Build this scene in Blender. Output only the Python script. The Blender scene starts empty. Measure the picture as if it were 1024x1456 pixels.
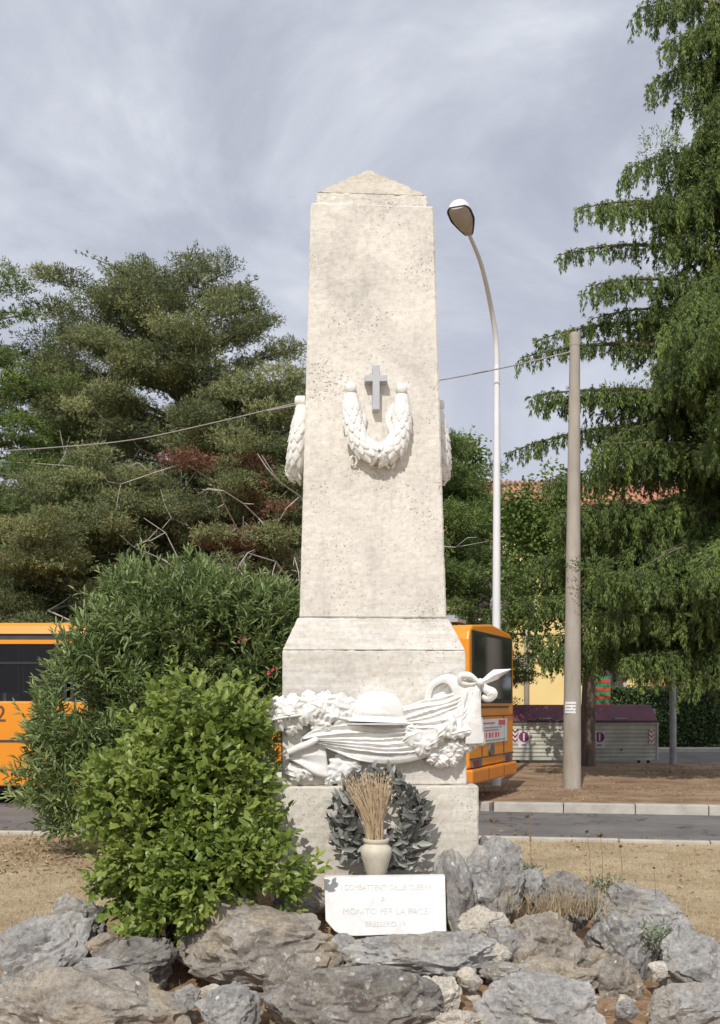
import bpy, math, random
import numpy as np
from mathutils import Vector, Matrix, noise
random.seed(7); rng = np.random.default_rng(7)
PI = math.pi; R_ = math.radians
scene = bpy.context.scene; COL = scene.collection
F, HY, EYE = 1416.0, 1000.0, 1.6
def P(x, y, D): return Vector(((x-512)*D/F, D, EYE+(HY-y)*D/F))
# ------------------------------------------------------------------ objects
def wm(o):
    m = Matrix.Identity(4)
    while o is not None:
        m = o.matrix_basis @ m; o = o.parent
    return m
def tag(o, label=None, cat=None, group=None, kind=None):
    if label: o['label'] = label
    if cat: o['category'] = cat
    if group: o['group'] = group
    if kind: o['kind'] = kind
    return o
def thing(name, label, cat, loc=(0, 0, 0), rz=0, group=None):
    o = bpy.data.objects.new(name, None); COL.objects.link(o)
    o.location = loc; o.rotation_euler = (0, 0, rz); o.empty_display_size = .2
    o.matrix_basis = Matrix.Translation(loc) @ Matrix.Rotation(rz, 4, 'Z')
    return tag(o, label, cat, group)
class MB:
    def __init__(s): s.v = []; s.f = []; s.m = []
    def add(s, vs, fs, m=0):
        b = len(s.v); s.v += [tuple(v) for v in vs]
        s.f += [tuple(b+i for i in f) for f in fs]; s.m += [m]*len(fs)
    def box(s, a, b, m=0, M=None):
        (x0, y0, z0), (x1, y1, z1) = a, b
        vs = [Vector(p) for p in ((x0,y0,z0),(x1,y0,z0),(x1,y1,z0),(x0,y1,z0),(x0,y0,z1),(x1,y0,z1),(x1,y1,z1),(x0,y1,z1))]
        if M: vs = [M @ v for v in vs]
        s.add(vs, [(0,3,2,1),(4,5,6,7),(0,1,5,4),(1,2,6,5),(2,3,7,6),(3,0,4,7)], m)
        return s
    def frust(s, c0, h0, c1, h1, m=0):   # c=(x,y,z) h=(hx,hy)
        vs = []
        for c, h in ((c0, h0), (c1, h1)):
            for sx, sy in ((-1,-1),(1,-1),(1,1),(-1,1)): vs.append((c[0]+sx*h[0], c[1]+sy*h[1], c[2]))
        s.add(vs, [(0,3,2,1),(4,5,6,7),(0,1,5,4),(1,2,6,5),(2,3,7,6),(3,0,4,7)], m); return s
    def tube(s, pts, rad, n=8, m=0, cap=True):
        pts = [Vector(p) for p in pts]; k = len(pts)
        if not hasattr(rad, '__len__'): rad = [rad]*k
        vs = []; up = None
        for i, p in enumerate(pts):
            t = (pts[min(i+1, k-1)]-pts[max(i-1, 0)])
            t = t.normalized() if t.length > 1e-9 else Vector((0,0,1))
            if up is None: up = Vector((0,0,1)) if abs(t.z) < .9 else Vector((1,0,0))
            a = t.cross(up)
            if a.length < 1e-4: a = t.cross(Vector((0,1,0)))
            a.normalize(); b = t.cross(a); up = -b if False else b.cross(t)*-1 if False else up
            for j in range(n):
                q = 2*PI*j/n; vs.append(p+(a*math.cos(q)+b*math.sin(q))*rad[i])
        fs = [(i*n+j, i*n+(j+1) % n, (i+1)*n+(j+1) % n, (i+1)*n+j) for i in range(k-1) for j in range(n)]
        if cap: fs += [tuple(range(n))[::-1], tuple((k-1)*n+j for j in range(n))]
        s.add(vs, fs, m); return s
    def lathe(s, prof, c=(0,0,0), n=24, m=0):
        vs = [(c[0]+r*math.cos(2*PI*j/n), c[1]+r*math.sin(2*PI*j/n), c[2]+z) for r, z in prof for j in range(n)]
        k = len(prof)
        s.add(vs, [(i*n+j, i*n+(j+1) % n, (i+1)*n+(j+1) % n, (i+1)*n+j) for i in range(k-1) for j in range(n)], m); return s
    def prism(s, poly, d, m=0):          # poly: 3D loop, d: extrusion vector
        n = len(poly); d = Vector(d); a = [Vector(p) for p in poly]
        s.add(a+[p+d for p in a], [tuple(range(n)), tuple(range(2*n-1, n-1, -1))]+[(i, i+n, (i+1) % n+n, (i+1) % n) for i in range(n)], m); return s
    def shell(s, g, depth=(0, .03, 0), m=0):  # g: grid rows of points; skirt goes back by depth
        nu, nv = len(g), len(g[0]); d = Vector(depth)
        vs = [Vector(p) for row in g for p in row]
        fs = [(i*nv+j, (i+1)*nv+j, (i+1)*nv+j+1, i*nv+j+1) for i in range(nu-1) for j in range(nv-1)]
        loop = [i*nv for i in range(nu)]+[(nu-1)*nv+j for j in range(1, nv)]+[i*nv+nv-1 for i in range(nu-2, -1, -1)]+[j for j in range(nv-2, 0, -1)]
        b = len(vs); L = len(loop)
        vs += [vs[i]+d for i in loop]
        fs += [(loop[(i+1) % L], loop[i], b+i, b+(i+1) % L) for i in range(L)]
        s.add(vs, fs, m); return s
    def build(s, name, mats, parent=None, loc=None, smooth=False, local=False):
        me = bpy.data.meshes.new(name)
        vs = s.v
        if parent is not None and not local:
            Mi = wm(parent).inverted(); vs = [tuple(Mi @ Vector(v)) for v in vs]
        elif loc is not None and not local:
            vs = [(v[0]-loc[0], v[1]-loc[1], v[2]-loc[2]) for v in vs]
        me.from_pydata(vs, [], s.f)
        if not isinstance(mats, (list, tuple)): mats = [mats]
        for m in mats: me.materials.append(m)
        if len(mats) > 1: me.polygons.foreach_set('material_index', s.m)
        if smooth is not False:
            me.polygons.foreach_set('use_smooth', [True]*len(s.f))
            if smooth is not True: me.set_sharp_from_angle(angle=R_(smooth))
        me.update()
        o = bpy.data.objects.new(name, me); COL.objects.link(o)
        if parent is not None: o.parent = parent
        if loc is not None: o.location = loc
        return o
def bevel(o, w=.01, seg=2):
    b = o.modifiers.new('bevel', 'BEVEL'); b.width = w; b.segments = seg; b.limit_method = 'ANGLE'; b.angle_limit = R_(40); return o
def copy_obj(o, parent=None):
    c = o.copy(); COL.objects.link(c); c.parent = parent; return c
# leaf masses -------------------------------------------------------
LEAF = (np.array([[0,0,0],[.35,.5,.12],[.35,-.5,.12],[.75,.36,.05],[.75,-.36,.05],[1,0,-.1],[.35,0,0],[.75,0,-.02]]),
        np.array([[0,6,1],[0,2,6],[1,6,7],[1,7,3],[6,2,4],[6,4,7],[3,7,5],[7,4,5]]))
BLADE = (np.array([[0,.25,0],[0,-.25,0],[.5,.5,.1],[.5,-.5,-.1],[1,0,0]]), np.array([[0,1,3],[0,3,2],[2,3,4]]))
TRI = (np.array([[0,.5,0],[0,-.5,0],[1,0,0]]), np.array([[0,1,2]]))
def unit(a): return a/np.maximum(np.linalg.norm(a, axis=-1, keepdims=True), 1e-9)
def leaves(name, pos, dr, L, W, mat, parent=None, loc=None, tmpl=LEAF, rnd=None, nrm=None):
    pos = np.asarray(pos, float); dr = unit(np.asarray(dr, float)); n = len(pos)
    L = np.broadcast_to(L, (n,)); W = np.broadcast_to(W, (n,))
    if nrm is None: nrm = rng.normal(size=(n, 3))*.5+np.array([0, -.25, 1.0])
    sd = unit(np.cross(nrm, dr)); nn = np.cross(dr, sd)
    T, Fc = tmpl; k = len(T)
    v = (pos[:, None, :] + (T[None, :, 0]*L[:, None])[..., None]*dr[:, None, :] + (T[None, :, 1]*W[:, None])[..., None]*sd[:, None, :]
         + (T[None, :, 2]*L[:, None])[..., None]*nn[:, None, :]).reshape(-1, 3)
    if loc is None and parent is not None: off = np.array(wm(parent).translation)
    else: off = np.array(loc if loc is not None else (0, 0, 0))
    v = v-off
    fc = (Fc[None]+(np.arange(n)*k)[:, None, None]).reshape(-1, 3)
    me = bpy.data.meshes.new(name)
    me.vertices.add(len(v)); me.vertices.foreach_set('co', v.astype(np.float32).ravel())
    me.loops.add(fc.size); me.loops.foreach_set('vertex_index', fc.astype(np.int32).ravel())
    me.polygons.add(len(fc)); me.polygons.foreach_set('loop_start', np.arange(0, fc.size, 3, dtype=np.int32))
    if rnd is None: rnd = rng.random(n)
    at = me.attributes.new('rnd', 'FLOAT', 'FACE'); at.data.foreach_set('value', np.repeat(rnd, len(Fc)).astype(np.float32))
    me.materials.append(mat); me.update(calc_edges=True); me.validate()
    o = bpy.data.objects.new(name, me); COL.objects.link(o)
    if parent is not None: o.parent = parent
    elif loc is not None: o.location = loc
    return o
# ------------------------------------------------------------------ materials
def newmat(name):
    m = bpy.data.materials.new(name); m.use_nodes = True; nt = m.node_tree
    return m, nt, nt.nodes['Principled BSDF'], nt.nodes, nt.links
def ramp(N, stops, interp='LINEAR'):
    r = N.new('ShaderNodeValToRGB'); r.color_ramp.interpolation = interp; e = r.color_ramp.elements
    while len(e) < len(stops): e.new(.5)
    for i, (p, c) in enumerate(stops):
        e[i].position = p; e[i].color = (*c, 1) if len(c) == 3 else c
    return r
def coord(N, Lk, scale=(1, 1, 1), kind='Object'):
    t = N.new('ShaderNodeTexCoord'); m = N.new('ShaderNodeMapping'); m.inputs['Scale'].default_value = scale
    Lk.new(t.outputs[kind], m.inputs['Vector']); return m.outputs[0]
def nz(N, Lk, vec, scale, detail=5, rough=.6, dist=0):
    n = N.new('ShaderNodeTexNoise'); n.inputs['Scale'].default_value = scale; n.inputs['Detail'].default_value = detail
    n.inputs['Roughness'].default_value = rough; n.inputs['Distortion'].default_value = dist
    Lk.new(vec, n.inputs['Vector']); return n.outputs[0]
def mix(N, Lk, f, a, b, mode='MIX'):
    m = N.new('ShaderNodeMix'); m.data_type = 'RGBA'; m.blend_type = mode
    for s, x in ((0, f), (6, a), (7, b)):
        if isinstance(x, (int, float)): m.inputs[s].default_value = x
        elif isinstance(x, tuple): m.inputs[s].default_value = (*x, 1)
        else: Lk.new(x, m.inputs[s])
    return m.outputs[2]
def bump(N, Lk, b, hts, strength=.5, dist=.01):
    prev = None
    for h, st, d in hts:
        bn = N.new('ShaderNodeBump'); bn.inputs['Strength'].default_value = st; bn.inputs['Distance'].default_value = d
        Lk.new(h, bn.inputs['Height'])
        if prev: Lk.new(prev, bn.inputs['Normal'])
        prev = bn.outputs[0]
    Lk.new(prev, b.inputs['Normal'])
def mapr(N, Lk, x, a, b, c=0., d=1.):
    m = N.new('ShaderNodeMapRange'); m.inputs[1].default_value = a; m.inputs[2].default_value = b
    m.inputs[3].default_value = c; m.inputs[4].default_value = d; Lk.new(x, m.inputs[0]); return m.outputs[0]
def mul(N, Lk, a, b, op='MULTIPLY'):
    m = N.new('ShaderNodeMath'); m.operation = op
    for i, x in enumerate((a, b)):
        if isinstance(x, (int, float)): m.inputs[i].default_value = x
        else: Lk.new(x, m.inputs[i])
    return m.outputs[0]
def simple(name, c1, c2, scale=5, rough=.6, bumps=.2, bd=.005, metal=0, sc=(1,1,1), spec=None):
    m, nt, b, N, Lk = newmat(name); v = coord(N, Lk, sc); n = nz(N, Lk, v, scale)
    r = ramp(N, [(.3, c1), (.7, c2)]); Lk.new(n, r.inputs[0]); Lk.new(r.outputs[0], b.inputs['Base Color'])
    b.inputs['Roughness'].default_value = rough; b.inputs['Metallic'].default_value = metal
    if spec is not None: b.inputs['Specular IOR Level'].default_value = spec
    if bumps: bump(N, Lk, b, [(nz(N, Lk, v, scale*6), bumps, bd)])
    return m
CLD = bpy.data.textures.new('wear', 'CLOUDS'); CLD.noise_scale = .045; CLD.noise_depth = 4
def worn(o, st=.006, lv=5):
    m = o.modifiers.new('sub', 'SUBSURF'); m.subdivision_type = 'SIMPLE'; m.levels = lv; m.render_levels = lv
    d = o.modifiers.new('wear', 'DISPLACE'); d.texture = CLD; d.strength = st; d.mid_level = .5; d.texture_coords = 'LOCAL'
def travertine(name, base, striate, pit=.66, tone=1.0, stain=True):
    m, nt, b, N, Lk = newmat(name)
    v = coord(N, Lk, (1, 1, 1)); vs = coord(N, Lk, (1.2, 1.2, 14))
    big = nz(N, Lk, v, 3.2, 6, .6, .4); st = nz(N, Lk, vs, 2.5, 6, .65)
    c = ramp(N, [(.28, tuple(x*.80 for x in base)), (.5, base), (.72, tuple(min(1, x*1.13) for x in base))]); Lk.new(big, c.inputs[0])
    c2 = ramp(N, [(.35, (.80*tone, .76*tone, .70*tone)), (.62, (1, 1, 1))]); Lk.new(st, c2.inputs[0])
    col = mix(N, Lk, striate, c.outputs[0], c2.outputs[0], 'MULTIPLY')
    fine = nz(N, Lk, v, 34, 9, .8); cf = ramp(N, [(.34, (.66, .63, .58)), (.5, (.97, .965, .95)), (.62, (1.08, 1.08, 1.08))]); Lk.new(fine, cf.inputs[0])
    col = mix(N, Lk, .65, col, cf.outputs[0], 'MULTIPLY')
    pv = coord(N, Lk, (1, 1, 1.25)); pn = nz(N, Lk, pv, 68, 2.5, .6)
    area = mapr(N, Lk, nz(N, Lk, v, 3.0, 3), .38, .68, -.05, .075)
    pits = mapr(N, Lk, mul(N, Lk, pn, area, 'ADD'), pit, pit+.05, 0, .8)
    col = mix(N, Lk, pits, col, (.36, .30, .22))
    if stain:   # grey weather streaks and lichen
        gs = coord(N, Lk, (5, 5, .7)); g = mapr(N, Lk, nz(N, Lk, gs, 1.6, 6, .7), .55, .71, 0, .38)
        col = mix(N, Lk, g, col, (.36, .34, .30))
    Lk.new(col, b.inputs['Base Color']); b.inputs['Roughness'].default_value = .85; b.inputs['Specular IOR Level'].default_value = .25
    inv = mul(N, Lk, pits, -1)
    bump(N, Lk, b, [(st, .5*striate*.5, .003), (fine, .25, .006), (inv, .8, .006)])
    return m
TRAV = travertine('travertine', (.71, .675, .615), .04, .675)
TRAV2 = travertine('travertine_plinth', (.70, .68, .64), .7, .70)
TRAV3 = travertine('travertine_base', (.70, .665, .60), .7, .685)
TRAVC = travertine('travertine_cap', (.60, .555, .47), .6, .655)
def marble():
    m, nt, b, N, Lk = newmat('white_marble'); v = coord(N, Lk); r = ramp(N, [(.35, (.75, .735, .70)), (.65, (.87, .865, .85))]); Lk.new(nz(N, Lk, v, 20, 6, .7), r.inputs[0])
    g = mapr(N, Lk, nz(N, Lk, v, 7, 8, .75, .4), .54, .68, 0, .5); col = mix(N, Lk, g, r.outputs[0], (.50, .475, .42))
    Lk.new(col, b.inputs['Base Color']); b.inputs['Roughness'].default_value = .7; bump(N, Lk, b, [(nz(N, Lk, v, 85, 5, .7), .5, .004)]); return m
MARB = marble()
def plaque_mat():
    m, nt, b, N, Lk = newmat('plaque_marble'); v = coord(N, Lk)
    n = nz(N, Lk, v, 9, 7, .7, .6); r = ramp(N, [(.3, (.66, .655, .65)), (.55, (.84, .83, .82))]); Lk.new(n, r.inputs[0])
    d = mapr(N, Lk, nz(N, Lk, v, 23, 5, .7), .6, .75, 0, .35)
    Lk.new(mix(N, Lk, d, r.outputs[0], (.52, .48, .42)), b.inputs['Base Color']); b.inputs['Roughness'].default_value = .6
    bump(N, Lk, b, [(nz(N, Lk, v, 60, 4), .2, .002)]); return m
PLAQ = plaque_mat()
def rock_mat(name, dark, light, brown, bamt=.5, spots=1.0, moss=0.):
    m, nt, b, N, Lk = newmat(name); v = coord(N, Lk)
    oi = N.new('ShaderNodeObjectInfo'); ad = N.new('ShaderNodeVectorMath'); ad.operation = 'ADD'
    sc = N.new('ShaderNodeVectorMath'); sc.operation = 'SCALE'; sc.inputs[0].default_value = (17, 31, 23); Lk.new(oi.outputs['Random'], sc.inputs['Scale'])
    Lk.new(v, ad.inputs[0]); Lk.new(sc.outputs[0], ad.inputs[1]); v = ad.outputs[0]
    n1 = nz(N, Lk, v, 5, 8, .68, .5); r = ramp(N, [(.3, dark), (.52, tuple((a+c)/2 for a, c in zip(dark, light))), (.72, light)]); Lk.new(n1, r.inputs[0])
    n2 = mapr(N, Lk, nz(N, Lk, v, 3.1, 5, .6, .8), .5, .68, 0, bamt)
    col = mix(N, Lk, n2, r.outputs[0], brown)
    fi = nz(N, Lk, v, 48, 9, .82); cf = ramp(N, [(.36, (.45, .44, .42)), (.5, (1, 1, 1)), (.66, (1.4, 1.38, 1.33))]); Lk.new(fi, cf.inputs[0])
    col = mix(N, Lk, .8, col, cf.outputs[0], 'MULTIPLY')
    li = mapr(N, Lk, nz(N, Lk, v, 19, 6, .72, .3), .56, .63, 0, .8*spots); area = mapr(N, Lk, nz(N, Lk, v, 2.6, 3), .44, .58)
    col = mix(N, Lk, mul(N, Lk, li, area), col, (.60, .58, .52))
    vo = N.new('ShaderNodeTexVoronoi'); vo.inputs['Scale'].default_value = 11; Lk.new(v, vo.inputs['Vector'])
    rr = N.new('ShaderNodeSeparateColor'); Lk.new(vo.outputs['Color'], rr.inputs[0])
    dots = mul(N, Lk, mapr(N, Lk, vo.outputs['Distance'], .16, .10), mapr(N, Lk, rr.outputs[0], .80, .82))
    col = mix(N, Lk, mul(N, Lk, dots, spots), col, (.74, .73, .69))
    Lk.new(col, b.inputs['Base Color']); b.inputs['Roughness'].default_value = .9; b.inputs['Specular IOR Level'].default_value = .2
    mus = nz(N, Lk, v, 10, 9, .72, .5)
    bump(N, Lk, b, [(mus, .75, .03), (fi, .8, .007)])
    return m
ROCKS = [rock_mat('grey_limestone', (.235, .23, .225), (.54, .525, .505), (.42, .36, .27)),
         rock_mat('brown_grey_limestone', (.215, .19, .165), (.48, .435, .375), (.46, .37, .245), .7),
         rock_mat('pale_limestone', (.44, .40, .34), (.72, .67, .58), (.56, .43, .28), .5, .5),
         rock_mat('dark_limestone', (.15, .14, .13), (.37, .35, .32), (.30, .25, .18), .5, .8)]
def leafmat(name, stops, rough=.5, trans=.3, spec=.35):
    m, nt, b, N, Lk = newmat(name); a = N.new('ShaderNodeAttribute'); a.attribute_name = 'rnd'
    r = ramp(N, stops); Lk.new(a.outputs['Fac'], r.inputs[0])
    Lk.new(r.outputs[0], b.inputs['Base Color']); b.inputs['Roughness'].default_value = rough; b.inputs['Specular IOR Level'].default_value = spec
    if trans:
        t = N.new('ShaderNodeBsdfTranslucent'); Lk.new(r.outputs[0], t.inputs['Color'])
        x = N.new('ShaderNodeMixShader'); x.inputs[0].default_value = trans
        Lk.new(b.outputs[0], x.inputs[1]); Lk.new(t.outputs[0], x.inputs[2]); Lk.new(x.outputs[0], N['Material Output'].inputs['Surface'])
    return m
BUSH = leafmat('bush_leaf', [(0, (.09, .145, .025)), (.45, (.19, .265, .05)), (.85, (.34, .405, .10)), (.96, (.46, .48, .15)), (1, (.50, .40, .16))], .42, .3, .5)
OLEA = leafmat('oleander_leaf', [(0, (.06, .10, .03)), (.5, (.19, .265, .09)), (.9, (.40, .47, .20)), (.95, (.36, .32, .13)), (1, (.30, .16, .08))], .5, .25, .5)
CEDR = leafmat('cedar_needles', [(0, (.065, .095, .035)), (.5, (.14, .20, .065)), (.9, (.28, .37, .10)), (1, (.34, .42, .12))], .6, .25, .25)
CYPR = leafmat('cypress_needles', [(0, (.08, .10, .055)), (.5, (.19, .225, .10)), (.88, (.34, .36, .16)), (.93, (.22, .11, .07)), (1, (.24, .13, .08))], .65, .2, .25)
DECI = leafmat('broad_leaves', [(0, (.09, .15, .04)), (.5, (.17, .25, .06)), (.9, (.28, .34, .10)), (1, (.38, .30, .10))], .5, .35, .4)
HEDG = leafmat('hedge_leaves', [(0, (.04, .075, .03)), (.6, (.09, .15, .05)), (1, (.16, .22, .08))], .5, .2, .4)
STRAW = leafmat('straw', [(0, (.42, .30, .17)), (.5, (.62, .49, .32)), (1, (.80, .70, .52))], .7, .1, .2)
DRYG = leafmat('dry_grass_blade', [(0, (.30, .21, .12)), (.5, (.48, .38, .23)), (1, (.64, .55, .36))], .8, .2, .1)
PETAL = leafmat('pink_petal', [(0, (.55, .05, .10)), (1, (.75, .15, .22))], .6, .3)
BRNZ = leafmat('bronze_leaf', [(0, (.04, .04, .035)), (.5, (.14, .145, .13)), (.85, (.30, .31, .28)), (1, (.52, .52, .47))], .5, 0, .5)
WOOD = simple('bark', (.10, .075, .055), (.22, .17, .13), 9, .9, .8, .03, sc=(1, 1, .25))
DEADW = simple('dead_branch', (.34, .30, .27), (.55, .50, .46), 9, .9, .5, .01)
def ground_mat():
    m, nt, b, N, Lk = newmat('dry_ground'); v = coord(N, Lk)
    n = nz(N, Lk, v, 1.3, 7, .65, .3); r = ramp(N, [(.3, (.38, .285, .185)), (.5, (.53, .425, .28)), (.7, (.62, .52, .36))]); Lk.new(n, r.inputs[0])
    f = nz(N, Lk, v, 38, 5, .75); cf = ramp(N, [(.3, (.62, .58, .52)), (.55, (1, 1, 1)), (.75, (1.15, 1.14, 1.1))]); Lk.new(f, cf.inputs[0])
    col = mix(N, Lk, .8, r.outputs[0], cf.outputs[0], 'MULTIPLY')
    soil = ramp(N, [(.35, (.23, .135, .08)), (.65, (.48, .33, .21))]); Lk.new(nz(N, Lk, v, 12, 6, .7), soil.inputs[0])
    # bare soil between the rocks (distance to the mound) and in worn patches
    d = N.new('ShaderNodeVectorMath'); d.operation = 'DISTANCE'; d.inputs[1].default_value = (.1, 5.4, 0); tc = N.new('ShaderNodeTexCoord'); Lk.new(tc.outputs['Object'], d.inputs[0])
    k = mapr(N, Lk, d.outputs['Value'], 2.9, 2.0); w = mapr(N, Lk, nz(N, Lk, v, 1.4, 8, .75), .54, .68, 0, .6)
    Lk.new(mix(N, Lk, mul(N, Lk, k, w, 'MAXIMUM'), col, mix(N, Lk, cf.outputs[0] and .7, soil.outputs[0], cf.outputs[0], 'MULTIPLY')), b.inputs['Base Color'])
    b.inputs['Roughness'].default_value = .95; b.inputs['Specular IOR Level'].default_value = .1
    bump(N, Lk, b, [(f, .8, .02), (nz(N, Lk, v, 9), .6, .05)]); return m
GROUND = ground_mat()
EARTH = simple('verge_earth', (.20, .125, .078), (.42, .30, .20), 1.3, .95, .8, .02, spec=.1)
def asphalt():
    m, nt, b, N, Lk = newmat('asphalt'); v = coord(N, Lk); n = nz(N, Lk, v, .8, 7, .65); r = ramp(N, [(.35, (.145, .137, .132)), (.65, (.225, .215, .205))]); Lk.new(n, r.inputs[0])
    f = nz(N, Lk, v, 60, 5, .8); cf = ramp(N, [(.35, (.7, .7, .7)), (.6, (1.12, 1.12, 1.12))]); Lk.new(f, cf.inputs[0]); col = mix(N, Lk, .8, r.outputs[0], cf.outputs[0], 'MULTIPLY')
    vo = N.new('ShaderNodeTexVoronoi'); vo.feature = 'DISTANCE_TO_EDGE'; vo.inputs['Scale'].default_value = .45; dv = N.new('ShaderNodeVectorMath'); dv.operation = 'ADD'; nv = N.new('ShaderNodeTexNoise'); nv.inputs['Scale'].default_value = 2.5; Lk.new(v, nv.inputs['Vector'])
    Lk.new(v, dv.inputs[0]); Lk.new(nv.outputs['Color'], dv.inputs[1]); Lk.new(dv.outputs[0], vo.inputs['Vector'])
    cr_ = mapr(N, Lk, vo.outputs['Distance'], .012, .004, 0, .75); col = mix(N, Lk, cr_, col, (.06, .055, .05))
    d_ = mapr(N, Lk, nz(N, Lk, v, 2.2, 6, .7), .6, .72, 0, .5); col = mix(N, Lk, d_, col, (.30, .25, .19))
    Lk.new(col, b.inputs['Base Color']); b.inputs['Roughness'].default_value = .9; b.inputs['Specular IOR Level'].default_value = .15; bump(N, Lk, b, [(f, .6, .004)]); return m
ASPH = asphalt()
CONC = simple('kerb_stone', (.38, .35, .30), (.56, .53, .47), 3.5, .9, .5, .01)
POLE = simple('pole_concrete', (.30, .27, .225), (.44, .40, .345), 2.2, .85, .4, .006, sc=(2, 2, .6))
WHITEP = simple('white_paint', (.70, .72, .74), (.78, .80, .82), 2, .35, .05)
GALV = simple('galvanised', (.28, .30, .32), (.46, .48, .50), 4, .5, .1, metal=.3)
DARKM = simple('dark_metal', (.035, .035, .035), (.06, .06, .06), 5, .5, .1)
CROSSM = simple('cross_metal', (.42, .43, .45), (.52, .53, .55), 8, .45, .2, .002, metal=.3)
ORNG = simple('bus_orange', (.78, .27, .012), (.84, .31, .02), 1.5, .35, .03)
ORNG2 = simple('bus_orange_worn', (.62, .20, .02), (.74, .25, .02), 3.5, .5, .1)
BLK = simple('black_rubber', (.02, .02, .02), (.035, .035, .035), 6, .7, .2)
GREYP = simple('grey_plastic', (.10, .10, .105), (.16, .16, .165), 6, .5, .1)
REDL = simple('red_lens', (.16, .012, .02), (.24, .02, .03), 6, .25, 0)
PAPER = simple('poster_paper', (.60, .60, .62), (.74, .74, .75), 5, .6, 0)
INKR = simple('red_ink', (.55, .09, .10), (.62, .14, .14), 9, .6, 0)
INKG = simple('green_ink', (.12, .32, .17), (.16, .38, .2), 9, .6, 0)
INKD = simple('dark_ink', (.10, .05, .03), (.14, .06, .04), 9, .6, 0)
PURP = simple('purple_lid', (.12, .028, .05), (.21, .055, .085), 3, .5, .2)
BINW = simple('bin_body', (.40, .39, .32), (.66, .64, .55), 2.2, .6, .2)
PURPS = simple('purple_sign', (.17, .02, .09), (.24, .03, .12), 6, .6, 0)
YELL = simple('yellow_render', (.80, .61, .26), (.88, .69, .33), .6, .9, .1)
STONE = simple('facade_stone', (.42, .40, .36), (.55, .52, .47), 2, .9, .2)
TILE = simple('roof_tile', (.48, .20, .12), (.66, .32, .21), 3, .85, .6, .05, sc=(3, .4, .4))
SHUT = simple('shutter_brown', (.07, .05, .05), (.11, .08, .08), 4, .6, .1)
OCHRE = simple('ochre_render', (.46, .22, .08), (.56, .30, .12), 2, .9, .2)
VASEM = simple('vase_stone', (.52, .47, .37), (.70, .65, .53), 11, .6, .3, .003)
CABLE = simple('cable_sheath', (.26, .25, .24), (.38, .37, .35), 3, .7, 0)
LENS = simple('lamp_lens', (.42, .41, .41), (.58, .57, .56), 5, .25, .1)
ENGR = simple('engraved_line', (.60, .59, .58), (.72, .71, .70), 20, .8, 0)
def glass_mat(name, tint, t=.45):
    m, nt, b, N, Lk = newmat(name); b.inputs['Base Color'].default_value = (*tint, 1); b.inputs['Roughness'].default_value = .06
    tr = N.new('ShaderNodeBsdfTransparent'); tr.inputs[0].default_value = (.6, .62, .62, 1)
    x = N.new('ShaderNodeMixShader'); x.inputs[0].default_value = t
    Lk.new(b.outputs[0], x.inputs[1]); Lk.new(tr.outputs[0], x.inputs[2]); Lk.new(x.outputs[0], N['Material Output'].inputs['Surface']); return m
GLASS = glass_mat('bus_glass', (.015, .015, .018), .5); WGLASS = glass_mat('window_glass', (.05, .06, .07), .2)
# ------------------------------------------------------------------ camera, light, world
cam = bpy.data.cameras.new('camera'); co = bpy.data.objects.new('camera', cam); COL.objects.link(co)
co.location = (0, 0, EYE); co.rotation_euler = (R_(90), 0, 0); cam.sensor_fit = 'VERTICAL'; cam.sensor_height = 36
cam.lens = 36*F/1456; cam.shift_y = (HY-728)/1456; cam.clip_end = 3000; scene.camera = co
SAZ, SEL = R_(14), R_(43)
sun = bpy.data.lights.new('sun', 'SUN'); sun.energy = 3.15; sun.angle = R_(.55); sun.color = (1, .955, .885)
so = bpy.data.objects.new('sun', sun); COL.objects.link(so)
sdir = Vector((-math.sin(SAZ)*math.cos(SEL), -math.cos(SAZ)*math.cos(SEL), math.sin(SEL)))
so.rotation_euler = sdir.to_track_quat('Z', 'Y').to_euler(); so.location = (-20, -20, 30)
w = bpy.data.worlds.new('World'); scene.world = w; w.use_nodes = True; N = w.node_tree.nodes; Lk = w.node_tree.links; bg = N['Background']
sk = N.new('ShaderNodeTexSky'); sk.sky_type = 'NISHITA'; sk.sun_disc = False; sk.sun_elevation = SEL; sk.sun_rotation = math.atan2(sdir.x, sdir.y); sk.dust_density = 3
tc = N.new('ShaderNodeTexCoord'); sx = N.new('ShaderNodeSeparateXYZ'); Lk.new(tc.outputs['Generated'], sx.inputs[0])
den = mul(N, Lk, mul(N, Lk, sx.outputs[2], 0.0, 'MAXIMUM'), .45, 'ADD')
cx = N.new('ShaderNodeCombineXYZ'); Lk.new(mul(N, Lk, sx.outputs[0], den, 'DIVIDE'), cx.inputs[0]); Lk.new(mul(N, Lk, sx.outputs[1], den, 'DIVIDE'), cx.inputs[1])
c1 = nz(N, Lk, cx.outputs[0], 3.4, 8, .58, .45); cr = ramp(N, [(.30, (4.4, 4.65, 5.6)), (.45, (5.4, 5.7, 6.65)), (.56, (6.7, 7.05, 7.9)), (.68, (8.8, 9.2, 9.7))]); Lk.new(c1, cr.inputs[0])
lo = mapr(N, Lk, sx.outputs[2], .02, .45); cr2 = mix(N, Lk, lo, (7.0, 7.2, 8.3), cr.outputs[0])
Lk.new(mix(N, Lk, .9, sk.outputs[0], cr2), bg.inputs[0]); bg.inputs[1].default_value = .1
scene.view_settings.view_transform = 'Standard'; scene.view_settings.look = 'None'; scene.view_settings.exposure = 0; scene.view_settings.gamma = 1
scene.render.engine = 'CYCLES'; scene.cycles.max_bounces = 6; scene.cycles.transparent_max_bounces = 8
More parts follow.
